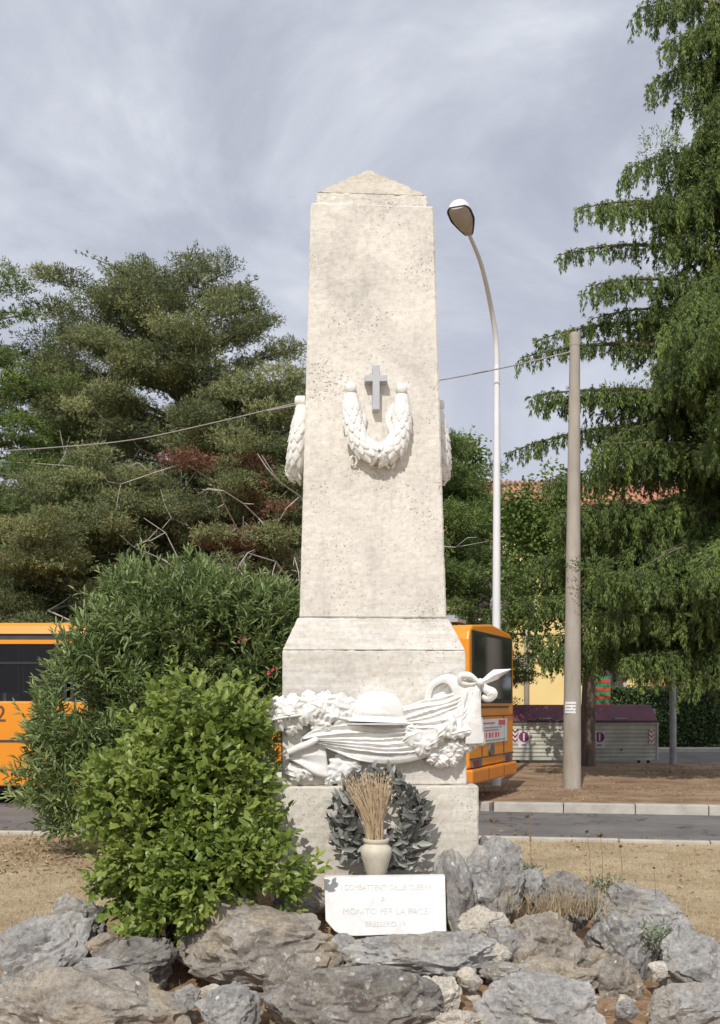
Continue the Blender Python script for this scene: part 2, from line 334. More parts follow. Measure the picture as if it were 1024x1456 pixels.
# ------------------------------------------------------------------ ground and roads
MC = (0.052, 6.187)
def near_y(x): return 12.25-.045*(x+4)-.0075*(x+4)**2 if x > -4 else 12.25-.03*(x+4)
def gz(x, y):
    r2 = (x-.1)**2+(y-6.0)**2
    return .62*math.exp(-r2/(1.55**2)) + .03*noise.noise(Vector((x*.7, y*.7, 3)))*math.exp(-r2/60)
def axis(lo, hi, c0, c1, st):
    a = list(np.arange(c0, c1+1e-6, st)); s = st
    while a[0] > lo: s *= 1.35; a.insert(0, a[0]-s)
    s = st
    while a[-1] < hi: s *= 1.35; a.append(a[-1]+s)
    return a
xs = axis(-400, 400, -4, 4.5, .07); ys = axis(-60, 1200, 3, 10.5, .07)
g = MB(); g.v = [(x, y, gz(x, y) + (.012*noise.noise(Vector((x*6, y*6, 0))) if abs(x) < 5 and y < 11 else 0) - (.03 if y > near_y(x)+.04 and x > -12 and x < 12 or y > 12.6 else 0)) for y in ys for x in xs]
nx = len(xs); g.f = [(j*nx+i, j*nx+i+1, (j+1)*nx+i+1, (j+1)*nx+i) for j in range(len(ys)-1) for i in range(nx-1)]; g.m = [0]*len(g.f)
tag(g.build('ground', GROUND, smooth=True), kind='structure')
def far_y(x): return 14.95-.17*(x-1.6)
rd = MB(); xx = list(np.linspace(-60, 60, 121))
top = [(x, min(30, max(22.5, 22.5)), .004) for x in xx]
rd.v = [(x, near_y(x) if abs(x) < 12 else near_y(12 if x > 0 else -12), .004) for x in xx]+[(x, 21.0 if x < .8 else 26, .004) for x in xx]
rd.f = [(i, i+1, 121+i+1, 121+i) for i in range(120)]; rd.m = [0]*120
tag(rd.build('road', ASPH), kind='structure')
s2 = MB(); s2.v = [(.9, 24.6, .012), (60, 24.6, .012), (60, 32.2, .012), (.9, 32.2, .012)]; s2.f = [(0, 1, 2, 3)]; s2.m = [0]
tag(s2.build('side_street', ASPH), kind='structure')
pv = MB(); pv.box((3, 32.2, -.1), (60, 33.4, .13)); tag(pv.build('pavement', CONC), kind='structure')
# raised verge: rounded end near x=1
edge = [(x, far_y(x)) for x in np.linspace(30, 2.0, 29)]
edge += [(1.2, 15.3), (.85, 15.9), (.7, 16.8), (.8, 22), (1.2, 24.0), (2, 24.7)]
loop = edge+[(30, 24.7)]
vg = MB(); K = []
ce = [sum(a)/len(loop) for a in zip(*loop)]
gx = np.linspace(.7, 30, 120); gy = np.linspace(10, 24.7, 60)
def inside(x, y): return y > (far_y(x)+.1 if x > 2 else 15.1+(2-x)*.6) and x > .9 and y < 24.6
poly = [Vector((x, y, .122)) for x, y in loop]
vg.v = [tuple(p) for p in poly]; vg.f = [tuple(range(len(poly)))[::-1]]; vg.m = [0]
tag(vg.build('verge', EARTH), kind='structure')
def offset_blocks(path, w_, h_, name, gap=.012, blk=1.0, z0=-.05, jit=.004):
    mb = MB(); pts = [Vector((x, y, 0)) for x, y in path]; d = 0
    for a, b in zip(pts, pts[1:]):
        L = (b-a).length; n = max(1, round(L/blk)); t = (b-a)/n; s = t.normalized(); q = Vector((-s.y, s.x, 0))
        for i in range(n):
            p0 = a+t*i+s*gap/2; p1 = a+t*(i+1)-s*gap/2; hh = h_+random.uniform(-jit, jit); o1 = random.uniform(-jit, jit)
            c = [p0+q*o1, p1+q*o1, p1+q*(w_+o1), p0+q*(w_+o1)]
            mb.add([v+Vector((0, 0, z0)) for v in c]+[v+Vector((0, 0, hh)) for v in c], [(0,3,2,1),(4,5,6,7),(0,1,5,4),(1,2,6,5),(2,3,7,6),(3,0,4,7)])
    o = mb.build(name, CONC); bevel(o, .012); return tag(o, kind='structure')
offset_blocks([(p[0], p[1]-.0) for p in edge[:-2]], .2, .14, 'kerb')
offset_blocks([(x, near_y(x)) for x in np.linspace(-12, 12, 25)][::-1], .09, .035, 'near_kerb', jit=.006)
# dry grass blades
pts = []; 
while len(pts) < 110000:
    x = random.uniform(-6, 6.5); y = 5.0+7.2*random.random()
    if y > near_y(x)-.1: continue
    r = math.hypot(x-.1, y-6)
    if r < 1.9 and random.random() < .9: continue
    if noise.noise(Vector((x*1.5, y*1.5, 9))) < random.uniform(-.7, .15): continue
    pts.append((x, y, gz(x, y)-.003))
pts = np.array(pts); dd = rng.normal(size=(len(pts), 3)); dd[:, 2] = np.abs(dd[:, 2])*.9+.3
tag(leaves('dry_grass', pts, dd, rng.uniform(.015, .06, len(pts)), .005, DRYG, tmpl=TRI), 'short straw coloured dry grass covering the lawn between rocks and road', 'grass', kind='stuff')
pts = []
for i in range(26000):
    x = random.uniform(-2.3, 2.6); y = random.uniform(3.6, 6.2)
    if noise.noise(Vector((x*3, y*3, 4))) < random.uniform(-.5, .3): continue
    pts.append((x, y, gz(x, y)))
pts = np.array(pts); dd = rng.normal(size=(len(pts), 3)); dd[:, 2] = np.abs(dd[:, 2])*.35+.08
tag(leaves('dead_needles', pts, dd, rng.uniform(.02, .06, len(pts)), .003, leafmat('needle_litter', [(0, (.26, .14, .07)), (.6, (.46, .30, .16)), (1, (.62, .50, .32))], .8, .1, .1), tmpl=TRI), 'reddish brown dead needles and straw littering soil between the rocks', 'litter', kind='stuff')
LIT = leafmat('fallen_leaf', [(0, (.16, .09, .05)), (.6, (.34, .22, .12)), (1, (.52, .42, .28))], .8, .1, .2)
pts = []; r6 = random.Random(6)
for i in range(2600):
    q = r6.random()
    if q < .45: x, y = r6.gauss(-3.4, .9), r6.gauss(10.6, .8)
    elif q < .7: x, y = r6.uniform(-6, 6), r6.uniform(6.5, 11.8)
    elif q < .8: x = r6.uniform(-6, 6); y = near_y(x)+abs(r6.gauss(0, .25))+.1
    else: x, y = r6.uniform(1.5, 9), r6.uniform(15.2, 24.4)
    if q < .7 and y > near_y(x): continue
    z = gz(x, y) if q < .7 else (.006 if q < .8 else .124)
    if q >= .8 and not (y > far_y(x)+.2): continue
    pts.append((x, y, z+.004))
pts = np.array(pts); dd = rng.normal(size=(len(pts), 3)); dd[:, 2] = np.abs(dd[:, 2])*.25
tag(leaves('fallen_leaves', pts, dd, rng.uniform(.03, .07, len(pts)), rng.uniform(.012, .03, len(pts)), LIT), 'brown fallen leaves scattered over lawn, road edge and verge', 'leaf litter', kind='stuff')
pts = np.column_stack([rng.uniform(1.2, 11, 30000), rng.uniform(15.0, 24.5, 30000), np.full(30000, .123)])
pts = pts[[noise.noise(Vector((p[0]*.8, p[1]*.5, 2))) > rng.uniform(-.15, .35) and p[1] > far_y(p[0])+.15 for p in pts]]
dd = rng.normal(size=(len(pts), 3)); dd[:, 2] = np.abs(dd[:, 2])*.5
tag(leaves('verge_litter', pts, dd, rng.uniform(.03, .09, len(pts)), .008, LIT, tmpl=TRI), 'dry brown needles and grass stubble on the earth verge', 'litter', kind='stuff')
# ------------------------------------------------------------------ rocks
def make_rock(label, cx, cy, w_, h_, D, mat=0, seed=0, tilt=0, deep=.85, planes=20, rough=1., lvl=5, group='rocks heaped round the monument'):
    import bmesh
    bm = bmesh.new(); bmesh.ops.create_icosphere(bm, subdivisions=lvl, radius=1)
    V = np.array([v.co[:] for v in bm.verts]); r = random.Random(seed*77+5)
    for k in range(planes):    # chop facets
        n = np.array([r.gauss(0, 1), r.gauss(0, 1)-.3, r.gauss(0, 1)*.9]); n /= np.linalg.norm(n); d = r.uniform(.56, .88)
        s = V@n-d; m = s > 0; V[m] -= np.outer(s[m]*.98, n)
    rx = w_/2*D/F*1.21; rz = h_/2*D/F*1.17; ry = max(.6*rx, rz)*deep
    Sz = (rx+rz)/2; out = []
    for p in V:
        q = Vector(p)+Vector((seed*3.1, seed*1.7, 0)); nn = Vector(p).normalized()
        a = .13*noise.fractal(q*1.8, .85, 2.0, 5); vd = noise.voronoi(q*2.3+Vector((.3*noise.noise(q*4), 0, 0)))[0]; a -= .13*math.exp(-(vd[1]-vd[0])/.07)*(.5+.5*noise.noise(q*1.3)); vd = noise.voronoi(q*6)[0]; a += .045*(vd[1]-vd[0])
        b = noise.noise(Vector((q.x*3.2, q.y*3.2, q.z*5.5))); b = .05*(1-abs(b)*3)
        c = .035*noise.fractal(q*9, .7, 2.1, 4)
        out.append(nn*(a+b*.7+c)*rough)
    V = V+np.array(out)
    ct, st = math.cos(R_(tilt)), math.sin(R_(tilt))
    V = V*np.array([rx, ry, rz]); x = V[:, 0]*ct-V[:, 2]*st; z = V[:, 0]*st+V[:, 2]*ct
    z = np.where(z < 0, z*1.35, z)
    for v, a, b, c in zip(bm.verts, x, V[:, 1], z): v.co = (a, b, c)
    me = bpy.data.meshes.new('rock'); bm.to_mesh(me); bm.free()
    me.polygons.foreach_set('use_smooth', [True]*len(me.polygons)); me.set_sharp_from_angle(angle=R_(24))
    me.materials.append(ROCKS[mat]); o = bpy.data.objects.new('rock', me); COL.objects.link(o); o.location = P(cx, cy, D)
    return tag(o, label, 'rock', group)
RK = [
 ('large brown grey boulder under the green bush and left of the plaque', 378, 1350, 262, 128, 4.78, 1, 1, -4),
 ('dark pointed rock directly below the leafy green bush', 188, 1372, 150, 78, 4.75, 3, 2, 6),
 ('jagged pale grey rock at left below the dry lawn', 62, 1368, 165, 110, 4.95, 0, 3, 28),
 ('grey rock beside the left edge of the green bush, above the jagged one', 118, 1318, 95, 95, 5.15, 0, 4, 35),
 ('broad rock with an orange brown stain in the bottom left corner', 105, 1440, 270, 120, 4.35, 1, 5, -5),
 ('small steep grey rock at the bottom edge between two boulders', 325, 1438, 84, 80, 4.3, 0, 6, 20),
 ('dark flat boulder at the bottom edge below the plaque', 502, 1432, 215, 120, 4.3, 3, 7, -3),
 ('low grey slab rock right under the bottom edge of the marble plaque', 605, 1362, 190, 76, 4.72, 0, 8, 0),
 ('narrow grey rock against the right edge of the marble plaque', 648, 1272, 58, 120, 5.22, 0, 9, 4),
 ('tall blue grey block rock right of the monument base', 703, 1256, 92, 112, 5.3, 0, 10, -6),
 ('small cream rock with ledges right of the plaque bottom corner', 682, 1318, 70, 48, 4.95, 2, 11, 0),
 ('small grey round rock tucked beside the cream ledged rock', 716, 1336, 46, 46, 4.88, 0, 12, 0),
 ('mottled brown boulder with one white spot right of the cream rock', 775, 1344, 122, 118, 4.95, 1, 13, -20),
 ('dark mossy brown rock behind the mottled boulder', 800, 1278, 92, 76, 5.35, 3, 14, -22),
 ('long smooth grey rock in front of the dry lawn at right', 908, 1296, 150, 74, 5.6, 0, 15, -6),
 ('steep grey rock with a pale cracked face in the right middle', 880, 1345, 86, 112, 5.1, 0, 16, 8),
 ('grey rock with an ochre lower face wedged right of centre', 868, 1402, 76, 80, 4.85, 1, 17, -30),
 ('pitted pale brown rock behind the big bottom boulder', 772, 1396, 168, 66, 4.75, 1, 18, 4),
 ('big blue grey boulder at the bottom edge right of centre', 778, 1434, 182, 92, 4.35, 0, 19, -4),
 ('rough speckled grey rock in the bottom right corner', 985, 1438, 160, 86, 4.45, 0, 20, 14),
 ('rough grey rock at the right edge above the corner rock', 992, 1366, 125, 88, 4.9, 0, 21, -12),
 ('low grey rock at the far right end of the heap', 962, 1336, 110, 56, 5.3, 0, 22, -22),
 ('small tan cube shaped stone between the low slab and the big boulder', 668, 1393, 38, 30, 4.55, 2, 23, -8),
 ('white flat stone at the bottom edge right of the dark boulder', 643, 1452, 76, 36, 4.25, 2, 24, 3),
 ('small white stone below the small grey round rock', 708, 1356, 30, 28, 4.72, 2, 25, 0),
 ('pale flat stone between the tan stone and the pitted rock', 714, 1380, 52, 24, 4.66, 0, 26, 3),
 ('tan brown wedge stone right of the dark flat boulder', 628, 1424, 62, 66, 4.45, 2, 27, -35),
 ('small light grey flat stone in front of the dark pointed rock', 138, 1376, 60, 22, 4.62, 0, 28, 0),
 ('reddish stone under the green bush beside the dark pointed rock', 152, 1342, 50, 34, 4.85, 1, 29, 20),
 ('grey stone under the lower left corner of the monument base', 425, 1282, 80, 50, 5.1, 1, 30, 0),
 ('dark stone peeping out right of the monument base behind the tall rock', 690, 1205, 26, 30, 5.75, 3, 31, 0),
 ('flat grey rock behind the plaque at the foot of the vase', 560, 1268, 210, 40, 5.36, 0, 32, 3),
 ('pale chip stone beside the wedge stone at the bottom', 604, 1400, 22, 22, 4.5, 2, 33, 0),
]
RK += [
 ('small sharp grey stone left of the steep bottom edge rock', 268, 1420, 40, 34, 4.4, 0, 41, 15),
 ('small pale stone under the big boulder left of the plaque', 300, 1412, 34, 22, 4.5, 2, 42, 0),
 ('rusty brown stone between the big boulder and the dark flat boulder', 398, 1418, 46, 40, 4.4, 1, 43, -12),
 ('grey stone touching the lower left corner of the marble plaque', 488, 1345, 48, 36, 4.85, 0, 44, 8),
 ('jagged grey stone on top of the left heap beside the lawn', 92, 1302, 52, 44, 5.2, 0, 45, 40),
 ('small grey stone between the corner rock and the blue grey boulder', 890, 1432, 34, 30, 4.4, 0, 46, 10),
 ('flat brown stone at the foot of the steep cracked rock', 846, 1362, 44, 30, 4.95, 1, 47, 0),
 ('little pale stone on the soil right of the steep cracked rock', 936, 1380, 28, 22, 4.8, 2, 48, 0),
 ('grey stone wedged between the tall blue grey rock and the mossy rock', 756, 1262, 42, 44, 5.35, 0, 49, 12),
]
for (lb, cx, cy, w_, h_, D, mt, sd, tl) in RK:
    make_rock(lb, cx, cy, w_, h_, D, mt, sd, tl, lvl=5 if w_ > 60 else 4)
# small loose pebbles: countable, copies
peb = make_rock('small pale pebble lying on the soil between the rocks', 0, 0, 16, 12, 4.6, 2, 50, 0, lvl=3, group='pebbles between the rocks')
peb.name = 'pebble'; peb['category'] = 'pebble'
first = True; r5 = random.Random(5)
for i in range(230):
    x = r5.uniform(-1.7, 2.0); y = r5.uniform(4.0, 5.2); o = peb if first else copy_obj(peb); first = False
    o.location = (x, y, gz(x, y)+.006); s = r5.choice([.4, .5, .6, .8, 1.2, 1.9]); o.scale = (s, s, s*.8); o.rotation_euler = (0, 0, r5.uniform(0, 6))
# ------------------------------------------------------------------ monument
AL = R_(3.5)
mon = thing('monument', 'tall pale travertine obelisk monument with white marble relief and cross', 'monument', (MC[0], MC[1], .3), AL)
def zf(y, D): return EYE+(HY-y)*D/F-.3
Cn = Vector((MC[0], MC[1], .3)); RI = Matrix.Rotation(-AL, 3, 'Z')
def loc_(v): return RI @ (v-Cn)
def Rl(x, y, h=0., base=5.662):
    D = base+((x-523)/250)*math.tan(AL)-h; return loc_(P(x, y, D))
BB = MB(); BB.box((-.587, -.587, -.5), (.587, .587, zf(1118, 5.6))); bb = BB.build('base_block', TRAV3, mon, local=True); bevel(bb, .01, 1); worn(bb, .014, 5)
PL = MB(); z0 = zf(1118, 5.6)+.002; z1 = zf(925, 5.662); z2 = zf(879, 5.74)
PL.frust((0, 0, z0), (.527, .527), (0, 0, z1), (.523, .523)); pl = PL.build('plinth', TRAV2, mon, local=True); bevel(pl, .006, 1); worn(pl, .009, 5)
CH = MB(); CH.frust((0, 0, z1+.002), (.522, .522), (0, 0, z2), (.437, .437)); ch = CH.build('chamfered_course', TRAV2, mon, local=True); bevel(ch, .006, 1); worn(ch, .009, 5)
z3 = zf(291, 5.83)
SH = MB(); nS = 10
for i in range(nS+1):
    t = i/nS; hh = .426+(.361-.426)*t; z = z2+.002+(z3-z2)*t
    SH.v += [(-hh, -hh, z), (hh, -hh, z), (hh, hh, z), (-hh, hh, z)]
SH.f = [(i*4+j, i*4+(j+1) % 4, i*4+4+(j+1) % 4, i*4+4+j) for i in range(nS) for j in range(4)]+[(3, 2, 1, 0), tuple(nS*4+j for j in range(4))]; SH.m = [0]*len(SH.f)
sh = SH.build('shaft', TRAV, mon, local=True); bevel(sh, .01, 1); worn(sh, .007, 5)
z4 = zf(275, 5.86)
CP = MB(); CP.box((-.327, -.327, z3+.001), (.327, .327, z4)); cpo = CP.build('cap_course', TRAV, mon, local=True); bevel(cpo, .008, 1); worn(cpo, .018, 5)
AP = MB(); AP.frust((0, 0, z4+.001), (.322, .322), (0, 0, z4+.305), (.012, .012)); apo = AP.build('pyramid_top', TRAVC, mon, local=True); worn(apo, .026, 6)
# joints in the cap (dark mortar line) and base block damage plate are in the bump; cross:
CR = MB(); yb = -.395
def fr(x, y, h): # on the shaft front, local
    return Rl(x, y, h, 5.775)
def pbox(mb, x0, y0, x1, y1, h0, h1, fn, m=0):
    a = [fn(x0, y1, h1), fn(x1, y1, h1), fn(x1, y0, h1), fn(x0, y0, h1)]; b = [fn(x0, y1, h0), fn(x1, y1, h0), fn(x1, y0, h0), fn(x0, y0, h0)]
    mb.add(a+b, [(0,1,2,3),(5,4,7,6),(4,5,1,0),(1,5,6,2),(2,6,7,3),(4,0,3,7)], m)
CR = MB(); cr_poly = [(530,519),(540,519),(540,533),(551,533),(551,542),(540,542),(540,582),(530,582),(530,542),(519,542),(519,533),(530,533)]
CR.prism([fr(x, y, .045) for x, y in cr_poly], (0, .075, 0)); cro = CR.build('cross', CROSSM, mon, local=True); bevel(cro, .002)
# garland
def cat(pts, n):
    pts = [Vector(p) if len(p) == 3 else Vector((*p, 0)) for p in pts]; out = []; k = len(pts)-1
    for i in range(n):
        t = i/(n-1)*k; j = min(int(t), k-1); u = t-j
        p0 = pts[max(j-1, 0)]; p1 = pts[j]; p2 = pts[j+1]; p3 = pts[min(j+2, k)]
        out.append(.5*((2*p1)+(p2-p0)*u+(2*p0-5*p1+4*p2-p3)*u*u+(3*p1-p0-3*p2+p3)*u**3))
    return out
def garland_meshes():
    zc = lambda y: zf(y, 5.7); X = lambda x: (x-531)/244.
    path = [(X(499), -.405, zc(556)), (X(500), -.415, zc(575)), (X(503), -.43, zc(603)), (X(513), -.44, zc(629)), (X(536), -.445, zc(643)), (X(559), -.44, zc(633)), (X(569), -.43, zc(606)), (X(571), -.415, zc(578)), (X(571), -.405, zc(556))]
    n = 60; c = cat(path, n); rad = [.043+.018*math.sin(PI*min(1, max(0, i/(n-1))))**.8 for i in range(n)]
    gm = MB(); gm.tube(c, rad, 14)
    rows = 8
    for side in (0, 1):
        for r_ in range(rows):
            t = .10+.38*r_/rows; i0 = int(t*(n-1)) if side == 0 else int((1-t)*(n-1)); i1 = min(n-1, max(0, i0+(1 if side == 0 else -1)))
            T = (c[i1]-c[i0]).normalized(); B = T.cross(Vector((0, 1, 0))).normalized(); Nn = Vector((0, -1, 0))
            Nn = (Nn-T*Nn.dot(T)).normalized(); rr = rad[i0]
            for q in range(5):
                ph = R_(-80+40*q+(20 if r_ % 2 else 0)); nd = Nn*math.cos(ph)+B*math.sin(ph); sd = T.cross(nd)
                L = .075; grid = []
                for a in range(6):
                    u = a/5; wd = .030*math.sin(PI*(.14+.80*u))**.45*(1 if u < .95 else .5); row = []
                    for b_ in range(5):
                        v = b_/2-1; lift = .002+.012*u-.004*abs(v)**2
                        row.append(c[i0]+nd*(rr+lift)+T*(L*(u-.15))+sd*wd*v+nd*(-.012*v*v))
                    grid.append(row)
                gm.shell(grid, tuple(-nd*.014))
    for k in range(5):     # berries at the bottom
        cc = c[n//2]+Vector((random.uniform(-.05, .05), -.05, random.uniform(-.02, .03)))
        gm.lathe([(.001, .011), (.009, .006), (.011, 0), (.009, -.006), (.001, -.011)], cc, 8)
    rb = MB()
    for s in (-1, 1):      # inner ribbons beside the arms
        pts_ = cat([(X(535+s*33), -.40, zc(556)), (X(535+s*23), -.412, zc(575)), (X(535+s*18), -.415, zc(596)), (X(535+s*26), -.42, zc(622))], 14)
        gr = []
        for i, p in enumerate(pts_):
            wv = .004+.019*math.sin(PI*i/13); gr.append([p+Vector((v*wv, -.012*(1-v*v), 0)) for v in (-1, -.5, 0, .5, 1)])
        rb.shell(gr, (0, .05, 0))
    for s in (-1, 1):      # crossing band at the bottom
        pts_ = [c[n//2+s*k]+Vector((0, 0, 0)) for k in (-4, -2, 0, 2, 4)]; gr = []
        for i, (p, k) in enumerate(zip(pts_, (-4, -2, 0, 2, 4))):
            row = []
            for v in np.linspace(-80, 80, 7):
                rr = .073; row.append(Vector((p.x, p.y, p.z))+Vector((.0, -rr*math.cos(R_(v)), rr*math.sin(R_(v)))))
            gr.append(row)
    for s in (-1, 1):
        gr = []
        for a in np.linspace(-75, 75, 12):
            cc = c[n//2]+Vector((s*.045*a/75, 0, 0)); nd = Vector((0, -math.cos(R_(a)), math.sin(R_(a))))
            gr.append([cc+nd*.071+Vector((d, 0, 0)) for d in (-.011, 0, .011)])
        rb.shell(gr, (0, .012, 0))
    for x_, y_ in ((503, 652), (555, 655)):   # hanging loops
        cc = Vector((X(x_), -.43, zc(y_))); lp = [cc+Vector((.018*math.cos(a)*(1.2 if x_ > 530 else 1), -.01*math.sin(a), .026*math.sin(a))) for a in np.linspace(0, 2*PI, 16)]
        rb.tube(lp, .0075, 6, cap=False); rb.tube([cc+Vector((.012, 0, .02)), cc+Vector((.02 if x_ < 530 else .034, .0, .07))], [.007, .012], 6)
    ros = []
    for x_ in (499, 571):
        ro = MB(); ros.append(ro)
        cc = Vector((X(x_), -.395, zc(548)))
        for j in range(1):
            prof = [(.001, .062), (.018, .060), (.028, .054), (.032, .045), (.032, 0)]
            vs = [(cc.x+r*math.cos(2*PI*k/20), cc.y-z*1.0, cc.z+r*math.sin(2*PI*k/20)) for r, z in prof for k in range(20)]
            ro.add(vs, [(i*20+k, (i+1)*20+k, (i+1)*20+(k+1) % 20, i*20+(k+1) % 20) for i in range(len(prof)-1) for k in range(20)])
    return gm, rb, ros
gm, rb, ros = garland_meshes()
g0 = gm.build('garland', MARB, mon, local=True, smooth=50); r0 = rb.build('ribbon', MARB, g0, local=True, smooth=50); q0 = [ro.build('rosette', MARB, g0, local=True, smooth=50) for ro in ros]
for a in (-90, 90):
    gg = copy_obj(g0, mon); gg.rotation_euler = (0, 0, R_(a)); copy_obj(r0, gg); [copy_obj(q, gg) for q in q0]
# relief sculpture
rel = bpy.data.objects.new('relief_sculpture', None); COL.objects.link(rel); rel.parent = mon
def drape(mb, topc, botc, nu=40, nv=26, h0=.05, folds=5, amp=.02, edge=.03, ph=0., conv=0., depth=.06, sharp=1.0):
    T = cat(topc, nu); B = cat(botc, nu); grid = []
    for i in range(nu):
        u = i/(nu-1); row = []
        for j in range(nv):
            v = j/(nv-1); x = T[i].x*(1-v)+B[i].x*v; y = T[i].y*(1-v)+B[i].y*v
            q = folds*(v+.07*math.sin(7*v+3*u+ph*9)+.03*math.sin(13*v-5*u))+ph; w1 = abs(math.sin(PI*q)); am = .45+.55*noise.noise(Vector((u*1.6+ph*7, v*5, h0*9)))*1.6+.25
            f = (1-w1**.75)*2-1
            ed = min(1, min(v, 1-v)/.10)*1.0; eu = min(1, min(u, 1-u)/.06)
            h = h0+amp*max(.1, min(1.3, am))*f*(1-conv*u)+edge*math.sqrt(max(0, ed))*.6*min(1, .5+eu)+.006*noise.noise(Vector((x*.05, y*.05, h0*40)))
            row.append(Rl(x, y, h))
        grid.append(row)
    mb.shell(grid, (0, depth, 0))
def oak(mb, x, y, ang, L, W, h0, curl=.03, lobes=4):
    ca, sa = math.cos(R_(ang)), math.sin(R_(ang)); grid = []; nu, nv = 26, 9; px = 1/250.
    for i in range(nu):
        u = i/(nu-1); env = math.sin(PI*min(1, u*.93+.07))**.6
        wd = W/2*env*(1+.17*math.sin(2*PI*lobes*u-1.0+x)+.12*noise.noise(Vector((u*5, x*.3, y*.3)))); row = []
        for j in range(nv):
            v = j/4-1; lx = L*(u-.5)+abs(v)*3*.3*L/30*2; ly = wd*v
            h = h0+curl*math.sin(PI*u)*(.75+.25*math.cos(v*PI*1.0))-.007*math.exp(-(v/.16)**2)+.006*abs(v)*math.sin(2*PI*lobes*u-1.0+x)-.010*v*v+.012*noise.noise(Vector((u*3+x, v*1.5, y)))
            row.append(Rl(x+lx*ca+ly*sa, y-lx*sa+ly*ca, h))
        grid.append(row)
    mb.shell(grid, (0, .04, 0))
bk = MB()   # backing bosses that tie the carving to the plinth
fl = MB()
drape(fl, [(428,1050),(450,1036),(500,1024),(545,1024),(590,1022),(625,1012),(650,1000)], [(440,1053),(468,1066),(508,1081),(553,1087),(590,1082),(618,1070),(640,1052)], 64, 64, .075, 7, .016, .035, .15)
drape(fl, [(574,1006),(600,996),(628,990),(655,982),(680,974)], [(582,1046),(604,1052),(630,1048),(655,1035),(684,985)], 50, 50, .10, 6, .016, .03, .3, .3, .09)
drape(fl, [(413,1068),(425,1062),(445,1056),(463,1058)], [(410,1080),(428,1090),(450,1104),(468,1108)], 24, 30, .055, 2, .008, .03, .2)
drape(fl, [(412,1084),(420,1086),(432,1090)], [(404,1100),(418,1106),(436,1104)], 16, 12, .04, 2, .012, .02, .1)
drape(fl, [(612,1062),(640,1052),(668,1040),(686,1020)], [(618,1074),(640,1062),(662,1052),(689,1052)], 30, 16, .08, 2, .012, .03, .2)
drape(fl, [(652,984),(650,1005),(640,1042)], [(686,980),(680,1015),(690,1056)], 40, 30, .115, 3, .012, .02, .2, 0, .10)
drape(fl, [(611,1000),(615,982),(628,972),(640,971)], [(640,1003),(646,994),(650,986),(651,978)], 20, 20, .03, 2, .008, .02, .2, 0, .05)
tb = cat([(409, 1070), (425, 1063), (440, 1057), (452, 1050)], 12); fl.tube([Rl(p.x, p.y, .10) for p in tb], [.017, .02, .021, .021, .021, .021, .021, .021, .02, .02, .018, .012], 12)
flo = fl.build('flag', MARB, rel, local=True, smooth=60)
# helmet: dome and flared brim
hm = MB(); grid = []
for i in range(31):
    a = PI*i/30; row = []
    for j in range(16):
        e = (PI/2)*j/15
        # x across, y up; dome profile
        xx_ = 537-38*math.cos(a)*math.cos(e*.0+0)*math.cos(e)**.0*1.0
        row.append(None)
    grid.append(row)
grid = []
for j in range(22):              # j: brim to crown
    t = j/21
    if t < .28: q = t/.28; rx_ = 50-13*q**.7; yy = 1027-10*q; dz = .115-.03*q
    else: q = (t-.28)/.72; rx_ = 37*math.cos(q*PI/2)**.72+.3; yy = 1017-34*math.sin(q*PI/2)**1.0; dz = .085*math.cos(q*PI/2)**.8+.012
    row = []
    for i in range(33):
        a = PI*i/32; row.append(Rl(538-rx_*math.cos(a)+(1-t)*1.5, yy+(1-t)*(2.0*math.cos(a)*-1), .05+dz*math.sin(a)))
    grid.append(row)
hm.shell(grid[::-1], (0, .05, 0)); 
hm.prism([Rl(538-50*math.cos(a), 1028.5, (.05+.115*math.sin(a))) for a in np.linspace(0, PI, 24)], (0, 0, -.007))
hm.build('helmet', MARB, rel, local=True, smooth=50)
# lance tip, bow, ribbons
bw = MB()
tp = [(683,974),(700,961),(704,958),(727,952),(708,966),(690,976)]
grid = []
for i, (x, y, wd, h) in enumerate(((680,972,3,.11),(690,968,4,.12),(698,963,6,.125),(705,959,7,.125),(715,955.5,4,.12),(727,951.5,.5,.11))):
    grid.append([Rl(x+v*wd*.35, y+v*wd, h+.016*(1-abs(v))) for v in (-1, -.5, 0, .5, 1)])
bw.shell(grid, (0, .02, 0)); bw.build('spear_tip', MARB, rel, local=True, smooth=35)
sf = MB(); sf.tube([Rl(683, 971, .10), Rl(640, 990, .09), Rl(600, 1010, .07)], .014, 10); sf.build('spear_shaft', MARB, rel, local=True, smooth=True)
bo = MB()
def strip(mb, pts_, wds, hs, nv=7, depth=.03, bulge=.012, perp=True):
    n = len(pts_)*5; c = cat(pts_, n); grid = []
    for i in range(n):
        t = i/(n-1); k = t*(len(wds)-1); j = min(int(k), len(wds)-2); f = k-j
        wd = wds[j]*(1-f)+wds[j+1]*f; h = hs[j]*(1-f)+hs[j+1]*f
        d = c[min(i+1, n-1)]-c[max(i-1, 0)]; d.normalize(); q = Vector((-d.y, d.x, 0))
        grid.append([Rl(c[i].x+q.x*wd*v, c[i].y+q.y*wd*v, h+bulge*(1-v*v)) for v in np.linspace(-1, 1, nv)])
    mb.shell(grid, (0, depth, 0))
strip(bo, [(680,970),(668,961),(657,961),(656,970),(668,973),(680,970)], [3,5,5,4,3,3], [.12,.15,.15,.13,.12,.12])
strip(bo, [(684,972),(692,980),(700,986),(694,993),(686,990)], [3,6,8,6,3], [.12,.13,.135,.12,.11])
strip(bo, [(682,973),(676,995),(667,1018),(650,1040)], [3,5,4,3], [.12,.125,.12,.10])
strip(bo, [(680,975),(676,1000),(674,1028),(675,1057)], [4,8,11,13], [.12,.13,.135,.12], 9, .09)
strip(bo, [(608,998),(612,978),(626,967),(640,966),(652,976),(656,992),(652,1003)], [4,4.5,5,7,10,11,9], [.05,.07,.09,.11,.115,.11,.10], 9, .07, .006)
